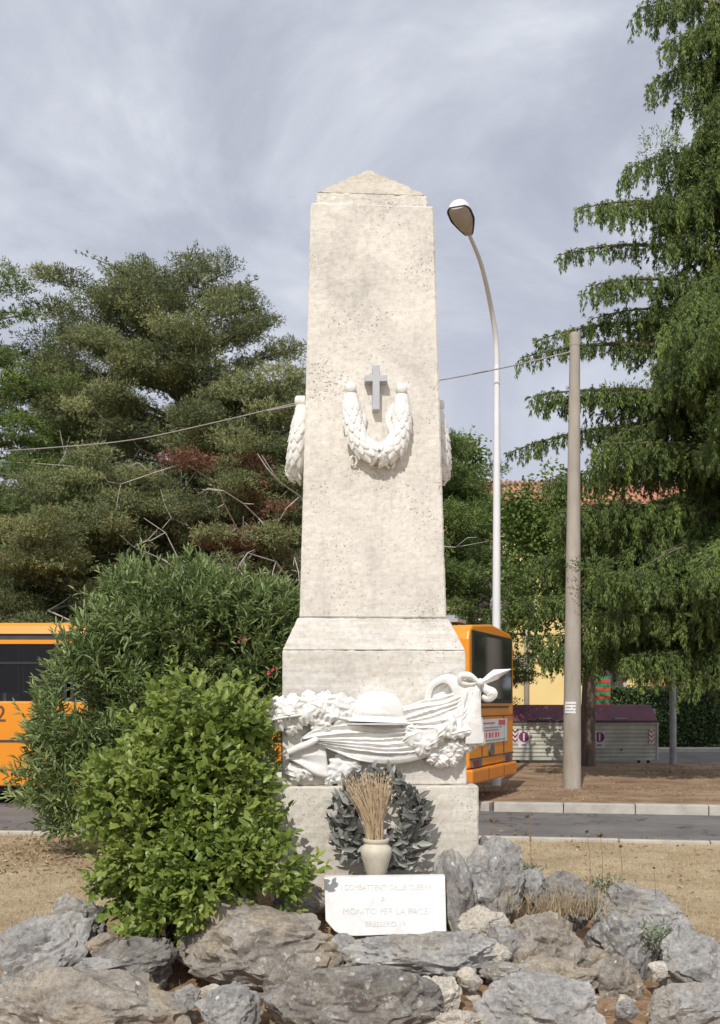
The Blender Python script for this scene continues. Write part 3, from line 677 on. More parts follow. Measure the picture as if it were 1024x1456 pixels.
strip(bo, [(664,966),(668,980),(664,996)], [8,9,6], [.10,.11,.10], 7, .06)
kn = Rl(683, 970, .145); bo.lathe([(.001, .022), (.014, .018), (.021, .008), (.022, 0), (.02, -.01), (.012, -.019), (.001, -.022)], kn, 12)
bo.build('ribbon_bow', MARB, rel, local=True, smooth=50)
lf = MB()
rr_ = random.Random(12)
spec = [(382,1012,165,34,26,.06),(380,1024,200,30,24,.05),(402,1004,150,36,27,.075),(398,1026,215,38,26,.07),(420,1003,120,34,26,.08),(425,1022,235,36,27,.06),
        (440,1000,100,36,28,.08),(436,1016,190,34,24,.10),(452,1022,260,36,26,.07),(462,999,80,34,28,.08),(470,1016,170,34,26,.095),(480,1003,60,36,28,.075),
        (484,1022,300,32,26,.07),(490,1003,20,32,26,.06),(376,1004,130,22,18,.05),(408,1014,180,30,20,.10),(455,1008,160,30,22,.105),
        (415,1034,240,26,20,.05),(462,1030,270,24,20,.08),(496,1012,330,24,22,.06)]
for (x, y, a, L, W, h) in spec: oak(lf, x, y, a+rr_.uniform(-8, 8), L, W, h, .035)
st_ = cat([(374, 1026), (410, 1019), (450, 1016), (500, 1024)], 20); lf.tube([Rl(p.x, p.y, .135-.002*i) for i, p in enumerate(st_)], .007, 8)
lf.build('oak_branch', MARB, rel, local=True, smooth=50)
l2 = MB()
for (x, y, a, L, W, h) in [(592,1046,200,38,26,.105),(602,1057,255,34,24,.105),(587,1037,150,26,18,.10),(630,1040,45,40,15,.145),(642,1034,80,34,13,.145),(652,1043,15,38,15,.14),(620,1052,215,36,16,.13),
        (480,1088,250,34,26,.05),(492,1096,290,34,24,.055),(474,1100,230,30,22,.045),(500,1086,330,28,22,.05),(486,1104,265,30,20,.045),(470,1108,250,22,16,.04),
        (425,1100,200,28,20,.035),(436,1098,300,26,18,.04),(648,1060,160,26,16,.10)]:
    oak(l2, x, y, a, L, W, h, .03, 3)
l2.build('laurel_leaves', MARB, rel, local=True, smooth=50)
f2 = MB(); r9 = random.Random(3)
for (x, y, s) in [(622,1072,9),(632,1080,10),(642,1072,10),(632,1066,9),(616,1078,7),(650,1064,9),(658,1060,7),(643,1082,7),(626,1086,6),(672,1058,7),(682,1056,6),(665,1064,6),(610,1070,6),(652,1074,6)]:
    for k in range(3):
        oak(f2, x+r9.uniform(-3, 3), y+r9.uniform(-3, 3), r9.uniform(0, 360), s*2.1, s*1.7, .05+.012*k, .04, 2)
f2.build('carved_flowers', MARB, rel, local=True, smooth=50)
# ------------------------------------------------------------------ plaque
pq = thing('plaque', 'white marble memorial plaque with faint carved lines leaning on the rocks', 'plaque', P(548, 1330, 5.0))
def Q(x, y, h=0.): return P(x, y, 5.0+(1330-y)*.0009-h)
out = [(461,1248),(633,1246),(635,1328),(560,1329),(505,1331),(488,1330),(476,1324),(463,1309)]
pm = MB(); pm.prism([Q(x, y) for x, y in out], (0, .045, .004)); slab = pm.build('slab', PLAQ, pq); bevel(slab, .003)
def text(s, size, mat, M, parent, name, ext=.0008, align='CENTER', wd=None):
    cu = bpy.data.curves.new(name, 'FONT'); cu.body = s; cu.size = size; cu.align_x = align; cu.align_y = 'CENTER'; cu.extrude = ext
    cu.materials.append(mat); o = bpy.data.objects.new(name, cu); COL.objects.link(o)
    if parent is not None: o.parent = parent; o.matrix_basis = wm(parent).inverted() @ M
    else: o.matrix_basis = M
    if wd: M2 = o.matrix_basis @ Matrix.Diagonal((wd, 1, 1, 1)); o.matrix_basis = M2
    bpy.context.view_layer.update(); dg = bpy.context.evaluated_depsgraph_get(); me = bpy.data.meshes.new_from_object(o.evaluated_get(dg))
    k = bpy.data.objects.new(name, me); COL.objects.link(k); k.parent = parent; k.matrix_basis = o.matrix_basis.copy(); bpy.data.objects.remove(o)
    if not me.materials: me.materials.append(mat)
    return k
for (s, x, y, sz) in [('I COMBATTENTI DELLE GUERRE', 549, 1262, .040), ('A', 545, 1279, .040), ('MONITO PER LA PACE', 548, 1296, .043), ('ERESSERO 19', 548, 1314, .036)]:
    p = Q(x, y, .0015); text(s, sz, ENGR, Matrix.Translation(p) @ Matrix.Rotation(R_(90-14), 4, 'X'), slab, 'inscription', .0012, wd=.80 if len(s) > 20 else 1.0)
# ------------------------------------------------------------------ vase with dry stalks
VD = 5.28; sc_ = VD/F
vb = P(535, 1246, VD); va = MB()
prof = [(.001, 0), (13, 0), (14, 2), (17, 14), (21, 28), (22.5, 35), (21.5, 41), (17.5, 45), (16, 47), (17.5, 48.5), (19, 51), (18.5, 53.5), (16, 54), (14.5, 51), (14, 44), (12, 30), (.001, 26)]
va.lathe([(r*sc_, z*sc_) for r, z in prof], vb, 32)
tag(va.build('vase', VASEM, loc=vb, smooth=50), 'small cream stone vase standing above the marble plaque', 'vase')
sb = MB(); rs = random.Random(4); pos = []; drs = []; LL = []
mouth = P(535, 1196, VD)
sp, sd_ = [], []
for i in range(150):
    a = rs.random(); tx = 487+76*rs.random()**1.0; ty = 1094+rs.uniform(0, 34)+abs(tx-520)*.15; b = mouth+Vector((rs.uniform(-.035, .035), rs.uniform(-.03, .03), -.07))
    t = P(tx, ty, VD-.08+rs.uniform(-.1, .12)); m = (b+t)/2+Vector(((535-tx)*.00035, 0, .01))
    c = cat([b, m, t], 6); sb.tube(c, [.0022, .002, .0018, .0016, .0014, .0008], 4)
    for k in range(3):
        sp.append(c[4].lerp(c[5], rs.random())); sd_.append((t-m)+Vector((rs.gauss(0, .05), rs.gauss(0, .05), rs.gauss(0, .04))))
STK = simple('straw_stalk', (.55, .40, .25), (.76, .63, .44), 40, .8, 0)
bq = thing('dry_stalks', 'fan of dry straw coloured stalks standing in the cream vase', 'dried flowers', mouth)
sb.build('stalks', STK, bq); leaves('seed_heads', np.array(sp), np.array(sd_), .022, .003, STRAW, bq, tmpl=BLADE)
# ------------------------------------------------------------------ bronze wreath
wr = thing('wreath', 'dark grey green bronze laurel wreath leaning on the base block behind the vase', 'wreath', P(538, 1240, 5.5))
wc = (538, 1163); rp = []; rd_ = []; rL = []; rn = []; rw = random.Random(8)
ring = MB(); ring.tube([P(wc[0]+55*math.cos(a), wc[1]+58*math.sin(a), 5.53) for a in np.linspace(0, 2*PI, 40)], .014, 8, cap=False); ring.build('hoop', DARKM, wr, smooth=True)
for i in range(470):
    a = rw.uniform(0, 2*PI); rad = rw.uniform(40, 66)
    if math.sin(a) > 0 and rw.random() < .55: rad = rw.uniform(24, 78)
    x = wc[0]+rad*math.cos(a)*1.0; y = wc[1]+rad*math.sin(a)*1.0
    tang = a+PI/2*(1 if math.cos(a) < 0 else -1)+rw.gauss(0, .95)
    d = Vector((math.cos(tang)+.35*math.cos(a), -abs(rw.gauss(0, .45)), -math.sin(tang)-.35*math.sin(a)))
    if y > 1238: continue
    rp.append(P(x, y, 5.50-abs(rw.gauss(0, .04)))); rd_.append(d); rL.append(rw.uniform(.045, .10)); rn.append(Vector((rw.gauss(0, .5), -1, rw.gauss(0, .5))))
leaves('leaf_cluster', np.array(rp), np.array(rd_), np.array(rL), np.array(rL)*.36, BRNZ, wr, nrm=np.array(rn))
# fallen leaves at its foot
# ------------------------------------------------------------------ shrubs in front / left
def blob_points(blobs, n, shellp=.55, hole=.0, freq=3., thr=-.2, zmin=-9):
    wts = np.array([b[3]*b[4]*b[5] for b in blobs])**(2/3); wts /= wts.sum(); P_, Nn = [], []
    rr = random.Random(n)
    while len(P_) < n:
        i = rng.choice(len(blobs), p=wts); b = blobs[i]; d = Vector((rr.gauss(0, 1), rr.gauss(0, 1), rr.gauss(0, 1))).normalized()
        r = rr.uniform(shellp, 1.0)*(1+.42*noise.noise(d*2.6+Vector((i*3, 0, 0))))
        p = Vector((b[0]+d.x*b[3]*r, b[1]+d.y*b[4]*r, b[2]+d.z*b[5]*r))
        if p.z < zmin: continue
        if noise.noise(p*freq) < thr: continue
        P_.append(p); Nn.append(d)
    return P_, Nn
def bl(x, y, rx, ry, D, dep=None):
    p = P(x, y, D); a = rx*D/F; b = ry*D/F; return (p.x, p.y, p.z, a, dep if dep else (a+b)/2, b)
def shrub(name, label, cat_, base, blobs, nshoots, per, L, W, mat, thr=-.2, freq=3., wood=True, zmin=-9, spread=.9, up=.5, tmpl=LEAF, wh=.04, stems=14):
    t = thing(name, label, cat_, base)
    Pp, Nn = blob_points(blobs, nshoots, .62, 0, freq, thr, zmin); pos = []; dr = []; Ls = []; rv = []
    for p, n in zip(Pp, Nn):
        ax = (n*(.9)+Vector((random.gauss(0, .3), random.gauss(0, .3), up+random.gauss(0, .3)))).normalized()
        tone = .5+.5*noise.noise(p*4)
        for k in range(per):
            s = k/per; q = p+ax*(wh*per*(s-.5)*.5); v = Vector((random.gauss(0, 1), random.gauss(0, 1), random.gauss(0, 1))); v = (v-ax*v.dot(ax)).normalized()
            pos.append(q); dr.append(v*spread*(1.1-s*.6)+ax*(.35+.7*s)-Vector((0, 0, .25*(1-s)))); Ls.append(random.uniform(.6, 1.1)*(1-.35*s)); rv.append(min(1, max(0, tone*.5+.5*random.random()*.8+.15*s)))
    Ls = np.array(Ls)
    leaves('foliage', np.array([tuple(p) for p in pos]), np.array([tuple(d) for d in dr]), Ls*L, Ls*W, mat, t, tmpl=tmpl, rnd=np.array(rv))
    if wood:
        mb = MB(); b0 = Vector(base); idx = random.sample(range(len(Pp)), stems)
        for i in idx:
            p = Pp[i]; m = b0.lerp(p, .5)+Vector((random.gauss(0, .08), random.gauss(0, .08), .05))
            s = b0+Vector((random.gauss(0, .1), random.gauss(0, .1), -.05)); mb.tube(cat([s, m, p], 8), [.014*(1-j/8.5)+.002 for j in range(8)], 5)
        mb.build('stem', WOOD, t, smooth=True)
    return t
gb = (-.95, 5.15, .25)
shrub('green_bush', 'light green leafy bush growing in front of the monument at left', 'bush', gb,
      [bl(290,1065,118,106,5.45,.42), bl(245,1140,125,95,5.25,.42), bl(325,1140,70,100,5.3,.34), bl(215,1215,98,88,5.1,.36), bl(300,1240,92,78,5.0,.32), bl(240,1285,90,56,4.95,.30), bl(370,1250,82,50,4.98,.25), bl(352,1205,62,62,5.08,.25), bl(345,1215,70,55,5.05,.25), bl(340,1050,48,70,5.5,.25), bl(195,1130,80,75,5.3,.3)],
      3000, 7, .074, .042, BUSH, thr=-.2, freq=3.4, zmin=.33)
ob = P(230, 1190, 11.0)
shrub('oleander', 'dark green narrow leaved oleander shrub with few pink flowers before the bus', 'shrub', (ob.x, 11.0, 0),
      [bl(240,905,125,100,11,1.1), bl(330,915,115,95,11,1.0), bl(170,965,98,90,10.8,1.0), bl(115,1035,80,72,10.7,.8), bl(118,1110,88,72,10.6,.8), bl(195,850,45,45,11,.6), bl(250,1060,160,120,11,1.1), bl(380,960,70,110,11,.7), bl(300,1120,130,70,11,.9), bl(280,850,85,52,11,.8), bl(385,870,55,50,11,.6)],
      6600, 9, .155, .030, OLEA, thr=-.22, freq=2.1, zmin=.03, spread=.6, up=.75, wh=.05, stems=22)
ol = bpy.data.objects['oleander']
fp = []; fd = []
for (x, y) in [(345,912),(390,952)]:
    c = P(x, y, 9.9+.25*random.random())
    for k in range(5): fp.append(c+Vector((random.gauss(0, .025), random.gauss(0, .02), random.gauss(0, .02)))); fd.append((random.gauss(0, 1), random.gauss(-.5, 1), random.gauss(.2, 1)))
leaves('flower', np.array([tuple(p) for p in fp]), np.array(fd), .045, .035, PETAL, ol)
# ------------------------------------------------------------------ weeds
def weed(label, x, y0, y1, D, head=.012, dx=0, group='dry weeds among the rocks'):
    b = P(x, y0, D); t_ = P(x+dx, y1, D+.02); th = thing('dry_weed', label, 'weed', b, 0, group)
    mb = MB(); c = cat([b, b.lerp(t_, .5)+Vector((.012, 0, 0)), t_], 8); mb.tube(c, [.0028-.0002*i for i in range(8)], 5); mb.build('stem', STK2, th)
    n = 26; pos = np.tile(np.array(t_), (n, 1)); d = rng.normal(size=(n, 3)); d[:, 2] = np.abs(d[:, 2])+.3
    leaves('seed_head', pos, d, head*2.0, .006, STRAW2, th, tmpl=BLADE)
STK2 = simple('weed_stem', (.20, .14, .09), (.30, .22, .14), 30, .9, 0)
STRAW2 = leafmat('weed_head', [(0, (.14, .09, .05)), (1, (.28, .18, .10))], .9, .1, .1)
weed('dry weed with dark seed head just right of the monument base', 699, 1208, 1168, 5.5)
weed('tall dry weed with cup shaped head left of the lawn weeds', 754, 1250, 1163, 5.5, dx=-4)
weed('thin dry weed with reddish head standing before the road', 854, 1275, 1190, 5.7, .014)
weed('thin dry weed leaning right of the reddish headed one', 838, 1280, 1184, 5.7, .009, -3)
weed('short dry weed with a small head in front of the right lawn', 882, 1270, 1205, 5.9, .010)
weed('straight dry weed over the long smooth grey rock', 930, 1330, 1235, 5.5, .006)
weed('pale dry weed over the dark mossy rock', 846, 1330, 1262, 5.2, .006)
GGR = leafmat('grey_green_weed', [(0, (.16, .19, .12)), (1, (.34, .38, .26))], .7, .2, .2)
for lb, x, y, D, sp_, n in [('tuft of grey green weed growing on the right rocks', 930, 1335, 5.05, .07, 260), ('small green plants behind the long smooth rock', 862, 1262, 5.75, .07, 160), ('small green weed behind the tall blue grey rock', 745, 1240, 5.55, .04, 120)]:
    c = P(x, y, D); pos = np.array(c)+rng.normal(size=(n, 3))*np.array([sp_, sp_*.6, sp_*.45]); d = rng.normal(size=(n, 3)); d[:, 2] = np.abs(d[:, 2])+.4
    tag(leaves('weed_tuft', pos, d, .04, .009, GGR, loc=tuple(c)), lb, 'weed')
c = P(800, 1295, 5.12); n = 420; pos = np.array(c)+rng.normal(size=(n, 3))*np.array([.12, .04, .03]); d = rng.normal(size=(n, 3))*np.array([.4, .3, .3]); d[:, 2] = np.abs(d[:, 2])+.8; d[:, 1] -= .3
tag(leaves('grass_tuft', pos, d, .10, .005, DRYG, loc=tuple(c), tmpl=TRI), 'tuft of dry grass hanging over the dark mossy rock', 'grass tuft')
# ------------------------------------------------------------------ bus
bus = thing('articulated_bus', 'orange city bus standing on the road behind the oleander and monument', 'bus', (-3, 16.8, 0))
BD = 15.6; pm_ = F/BD
def bx_(x): return (x-512)/pm_
def bz_(y): return EYE+(HY-y)/pm_
X0, X1 = -8.2, -1.15
lb_ = MB(); lb_.box((X0, BD, .30), (X1, BD+2.45, bz_(997)))
front = lb_.build('lower_body', ORNG, bus); bevel(front, .03, 3)
rf = MB(); rf.v = []; 
profR = [(0, bz_(901)), (.03, bz_(890)), (.10, bz_(885)), (1.2, bz_(885)+.05), (2.35, bz_(885)), (2.45, bz_(901))]
rf.prism([(X0, BD+a, b) for a, b in profR], (X1-X0, 0, 0)); rf.build('roof', ORNG, bus, smooth=30)
gt = MB(); gt.box((X0, BD+.035, bz_(909.5)), (X1, BD+2.4, bz_(901)-.002)); gt.build('gutter_band', DARKM, bus)
rl = MB(); rl.box((X0, BD+.004, bz_(915.5)), (X1, BD+2.44, bz_(909.5)-.001)); rl.build('upper_rail', ORNG, bus)
co_ = MB(); co_.box((X0+.1, BD+1.0, bz_(997)+.002), (X1-.1, BD+2.4, bz_(915.5)-.002)); co_.build('interior', BLK, bus)
for k in range(6):
    a = X0+.06+k*1.2; b = a+1.14
    wf = MB(); wf.box((a, BD+.012, bz_(997)+.001), (a+.05, BD+.06, bz_(915.5)-.001)); wf.box((b-.05, BD+.012, bz_(997)+.001), (b, BD+.06, bz_(915.5)-.001)); wf.box((a+.05, BD+.014, bz_(944)), (b-.05, BD+.05, bz_(941)))
    wo = wf.build('window', BLK, bus)
    pn = MB(); pn.box((a+.05, BD+.03, bz_(997)+.002), (b-.05, BD+.036, bz_(915.5)-.002)); pn.build('pane', GLASS, wo)
hr = MB()
for x in (8, 15, 34, 56, -30, -60): hr.tube([(bx_(x), BD+.6, 1.2), (bx_(x), BD+.6, 2.5)], .018, 6)
hr.build('reflection_tubes', WHITEP, bus)  # added white tubes standing in for bright reflections in the bus windows
se = MB()
for x in (6, -50, -100): se.box((bx_(x)-.2, BD+.35, 1.3), (bx_(x)+.12, BD+.8, bz_(985)))
se.build('seat', simple('seat_plastic', (.55, .58, .62), (.62, .65, .68), 4, .5, 0), bus)
tr = MB(); tr.box((X0, BD-.006, bz_(1055.5)), (X1, BD+.03, bz_(1052))); tr.build('trim_line', DARKM, bus)
po = MB(); po.box((bx_(45), BD-.008, bz_(1050)), (bx_(86), BD+.004, bz_(1017))); po_ = po.build('side_poster', PAPER, bus)
pq2 = MB(); pq2.box((bx_(47), BD-.0095, bz_(1046)), (bx_(60), BD-.007, bz_(1030)), 0); pq2.box((bx_(62), BD-.0095, bz_(1044)), (bx_(80), BD-.007, bz_(1022)), 0); pq2.build('poster_print', GREYP, po_)
text('2', .36, INKD, Matrix.Translation((bx_(1.0), BD-.004, bz_(1016))) @ Matrix.Rotation(R_(90), 4, 'X'), front, 'fleet_number', .003)
ub = MB(); ub.box((X0+.2, BD+.35, .22), (X1-.1, BD+2.1, .31)); ub.build('chassis', BLK, bus)
def wheel(c, ax, parent):
    tt = MB(); n = 28; a = Vector(ax).normalized(); up = Vector((0, 0, 1)); s = a.cross(up)
    def ringp(r, d): return [Vector(c)+a*d+(s*math.cos(2*PI*i/n)+up*math.sin(2*PI*i/n))*r for i in range(n)]
    prof = [(.30, 0), (.44, 0), (.48, .04), (.48, .22), (.44, .26), (.30, .26)]
    vs = [p for r, d in prof for p in ringp(r, d)]; tt.add(vs, [(i*n+j, i*n+(j+1) % n, (i+1)*n+(j+1) % n, (i+1)*n+j) for i in range(len(prof)-1) for j in range(n)])
    w_ = tt.build('wheel', BLK, parent, smooth=40)
    rm = MB(); prof = [(.30, .02), (.27, .05), (.16, .07), (.12, .02), (.001, .02)]; vs = [p for r, d in prof for p in ringp(r, d)]
    rm.add(vs, [(i*n+j, i*n+(j+1) % n, (i+1)*n+(j+1) % n, (i+1)*n+j) for i in range(len(prof)-1) for j in range(n)]); rm.build('rim', GALV, w_, smooth=40)
wheel((-6.9, BD-.01+.03, .484), (0, 1, 0), bus); wheel((-6.9, BD+2.15, .484), (0, 1, 0), bus)
wheel((-1.7, BD-.01+.03, .484), (0, 1, 0), bus)
# rear section turned towards the camera
C0 = Vector((1.555, 14.2, 0)); th_ = R_(23.5)
ur = Vector((math.sin(th_), math.cos(th_), 0)); us = Vector((-math.cos(th_), math.sin(th_), 0))
BM = Matrix(((us.x, ur.x, 0, C0.x), (us.y, ur.y, 0, C0.y), (0, 0, 1, 0), (0, 0, 0, 1)))   # local: x along side forward, y along rear, z up
def bbx(mb, a, b, m=0): mb.box(a, b, m, BM); return mb
Wd = 2.45; rb2 = MB()
outl = [(0, .66), (0, 2.52), (.05, 2.66), (.20, 2.735), (1.2, 2.81), (2.25, 2.735), (2.40, 2.66), (2.45, 2.52), (2.45, .66)]
rb2.prism([BM @ Vector((0, a, b)) for a, b in outl], BM.to_3x3() @ Vector((2.55, 0, 0)))
rear = rb2.build('rear_body', ORNG, bus); bevel(rear, .035, 3)
bl2 = MB(); zz = [.5, 2.55]; 
for k in range(9): bbx(bl2, (2.55+k*.06, .08, .5), (2.59+k*.06, 2.4, 2.7))
bl2.build('bellows', BLK, bus)
bp = MB(); bbx(bp, (-.06, -.01, .44), (2.5, 2.46, .65)); bpo = bp.build('bumper', ORNG2, bus); bevel(bpo, .03, 2)
sm_ = MB()
for y in (.62, 1.83): bbx(sm_, (-.0135, y, .82), (.0, y+.008, 1.39))
bbx(sm_, (-.065, .8, .46), (-.058, .81, .63)); bbx(sm_, (-.065, 1.65, .46), (-.058, 1.66, .63)); sm_.build('panel_seam', DARKM, bus)
# rear face fittings
rp_ = MB(); bbx(rp_, (-.012, .12, 1.60), (.01, 2.33, 2.66)); rwf = rp_.build('rear_window', BLK, bus); bevel(rwf, .01)
rg = MB(); bbx(rg, (-.016, .20, 1.67), (-.0125, 2.25, 2.60)); rg.build('pane', simple('rear_glass', (.025, .028, .026), (.05, .05, .045), 2, .08, 0), rwf)
l_ = MB(); bbx(l_, (-.02, .5, 1.53), (-.004, 2.1, 1.56)); l_.build('lettering_strip', DARKM, bus)
l_ = MB(); bbx(l_, (-.014, .02, 1.40), (.01, 2.43, 1.415)); bbx(l_, (-.014, .02, .79), (.01, 2.43, .805)); l_.build('panel_gap', DARKM, bus)
ps = MB(); bbx(ps, (-.012, .42, 1.00), (.002, 2.02, 1.36)); pso = ps.build('rear_poster', PAPER, bus)
def rtext(s, size, y, z, mat, par):
    M = Matrix.Translation(BM @ Vector((-.015, y, z))) @ Matrix(((ur.x, 0, -us.x, 0), (ur.y, 0, -us.y, 0), (0, 1, 0, 0), (0, 0, 0, 1)))
    return text(s, size, mat, M, par, 'poster_text', .001)
bar = MB(); bbx(bar, (-.0145, .5, 1.185), (-.0118, 1.5, 1.20)); bbx(bar, (-.0145, 1.5, 1.26), (-.0118, 1.9, 1.34)); bbx(bar, (-.0145, .55, 1.29), (-.0118, 1.3, 1.31))
bar.build('poster_print', INKR, pso); bar = MB(); bbx(bar, (-.0145, .5, 1.225), (-.0118, 1.7, 1.24)); bbx(bar, (-.0145, .6, 1.03), (-.0118, 1.9, 1.045)); bar.build('poster_print', INKG, pso)
bar = MB()
for k, w_ in enumerate([.10, .07, .12, .08, .11, .07]): bbx(bar, (-.0145, .62+k*.17, 1.08), (-.0118, .62+k*.17+w_, 1.155))
bar.build('poster_print', INKR, pso)
for y0 in (.14, 1.86):
    tl_ = MB(); bbx(tl_, (-.02, y0, .67), (.0, y0+.44, .79)); tlo = tl_.build('tail_light', GREYP, bus); tl2 = MB(); bbx(tl2, (-.026, y0+.02, .685), (-.021, y0+.26, .775)); tl2.build('lens', REDL, tlo)
rw_ = MB(); n = 20; cc = Vector((-.03, 1.1, .90)); vs = [BM @ (cc+Vector((d, .13*math.cos(2*PI*i/n), .10*math.sin(2*PI*i/n)))) for d in (0, .04) for i in range(n)]
rw_.add(vs, [tuple(range(n)), tuple(range(n, 2*n))[::-1]]+[(i, n+i, n+(i+1) % n, (i+1) % n) for i in range(n)]); rw_.build('engine_vent', GREYP, bus)
rv_ = MB(); bbx(rv_, (.25, .25, 2.79), (.65, .65, 2.84)); bbx(rv_, (.33, .35, 2.84), (.5, .52, 2.90)); rv_.build('roof_vent', GALV, bus)
sl = MB(); bbx(sl, (1.2, -.004, 1.63), (2.45, .01, 2.5)); sl.build('side_window', DARKM, bus)
# ------------------------------------------------------------------ lamp, poles, cable
lp = P(706, 1127, 17.9); lamp = thing('street_lamp', 'tall white curved street lamp rising behind the bus', 'street lamp', (lp.x, lp.y, .1))
pm3 = MB(); A = P(706.5, 520, 17.9)
pth = [(lp.x, lp.y, .0), P(706, 890, 17.9), A]; pm3.tube([lp.x and (lp.x, lp.y, .05), P(706, 890, 17.9), P(706.5, 700, 17.9), A], [.085, .075, .066, .055], 16)
pm3.build('pole', WHITEP, lamp, smooth=60)
arm = MB(); ac = cat([P(706.5, 520, 17.9), P(705, 480, 17.8), P(697, 430, 17.45), P(684, 375, 16.8), P(668, 335, 16.15)], 24); arm.tube(ac, [.052-.0009*i for i in range(24)], 12); arm.build('arm', WHITEP, lamp, smooth=60)
# luminaire
b = P(667, 334, 16.15); e = P(651, 296, 15.45); ax = (e-b).normalized(); sd = ax.cross(Vector((0, 0, 1))).normalized(); upv = sd.cross(ax)
L = (e-b).length
def head(zs, rfac, mat, name, par, cap_up):
    mb = MB(); grid = []
    for i in range(15):
        t = i/14; wd = (.050+.135*min(1, t/.55)**.8)*(1 if t < .8 else math.sqrt(max(0, 1-((t-.8)/.2)**2*.55)))*rfac
        grid.append([b+ax*(L*t*1.05)+sd*(wd*math.cos(q))+upv*(zs*wd*.75*math.sin(q)+.0) for q in np.linspace(0, PI, 11)])
    mb.shell(grid, tuple(-upv*.002)); mb.add(grid[-1], [tuple(range(11))]); return mb.build(name, mat, par, smooth=60)
hd = head(1.35, 1.0, WHITEP, 'lamp_head', lamp, 1); head(-.38, .90, LENS, 'lens', hd, -1)
rm_ = MB(); rim = []
for s in (-1, 1):
    rr2 = []
    for i in range(15):
        t = i/14; wd = (.050+.135*min(1, t/.55)**.8)*(1 if t < .8 else math.sqrt(max(0, 1-((t-.8)/.2)**2*.55)))
        rr2.append(b+ax*(L*t*1.05)+sd*(s*wd))
    rim.append(rr2)
rm_.tube(rim[0]+rim[1][::-1], .012, 6); rm_.build('rim', DARKM, hd)
cb = P(813, 1131, 17.35); ct = P(817.5, 475, 17.35); cp_ = thing('concrete_pole', 'thick round grey concrete utility pole on the earth verge', 'utility pole', (cb.x, cb.y, .1))
m_ = MB(); m_.tube([Vector((cb.x, cb.y, .02)), cb.lerp(ct, .33), cb.lerp(ct, .66), ct], [.162, .14, .113, .088], 20); m_.build('shaft', POLE, cp_, smooth=60)
m_ = MB(); m_.lathe([(.093, -.22), (.097, -.2), (.097, -.04), (.088, .01), (.001, .015)], ct, 16); m_.build('cap_band', POLE, cp_)
stc = P(812.5, 1006, 17.35); m_ = MB(); grid = []
for z in (-.10, .10): grid.append([Vector((stc.x+.153*math.sin(q), stc.y-.153*math.cos(q), stc.z+z)) for q in np.linspace(-.95, .55, 10)])
m_.shell(grid, (0, .004, 0)); st_o = m_.build('sticker', simple('sticker_white', (.76, .76, .76), (.82, .82, .82), 6, .5, 0), cp_)
m_ = MB()
for z, q0_, q1_ in ((.055, -.85, .40), (.0, -.85, -.25), (.0, -.1, .4), (-.055, -.85, .05), (-.058, .2, .42), (-.045, .26, .36)):
    grid = [[Vector((stc.x+.1545*math.sin(q), stc.y-.1545*math.cos(q), stc.z+z+dz)) for q in np.linspace(q0_, q1_, 8)] for dz in (-.008, .008)]
    m_.shell(grid, (0, .001, 0))
m_.build('sticker_print', simple('sticker_ink', (.25, .22, .24), (.35, .3, .32), 30, .6, 0), st_o)
def cable(label, pts_, r_=.02):
    m = MB(); m.tube(cat(pts_, 40), r_, 6); o = m.build('overhead_cable', CABLE, loc=tuple(pts_[0])); return tag(o, label, 'cable')
cable('dark cable strung from the concrete pole top to behind the obelisk', [P(817, 499, 17.3), P(720, 522, 17.6), P(628, 540, 18.0), P(520, 557, 18.3), P(380, 584, 18.6)], .012)
cable('pale cable sagging across the trees at left', [P(425, 572, 18.6), P(300, 602, 18.9), P(190, 625, 19.2), P(80, 636, 19.4), P(-60, 645, 19.6)], .010)
gp = P(957, 1088, 24.2); m_ = MB(); m_.tube([(gp.x, gp.y, .05), (gp.x, gp.y, 2.5), (gp.x-.05, gp.y, 6.6)], [.085, .08, .07], 12)
tag(m_.build('metal_post', GALV, loc=(gp.x, gp.y, .1), smooth=60), 'thin mottled grey metal post right of the dumpsters', 'post')
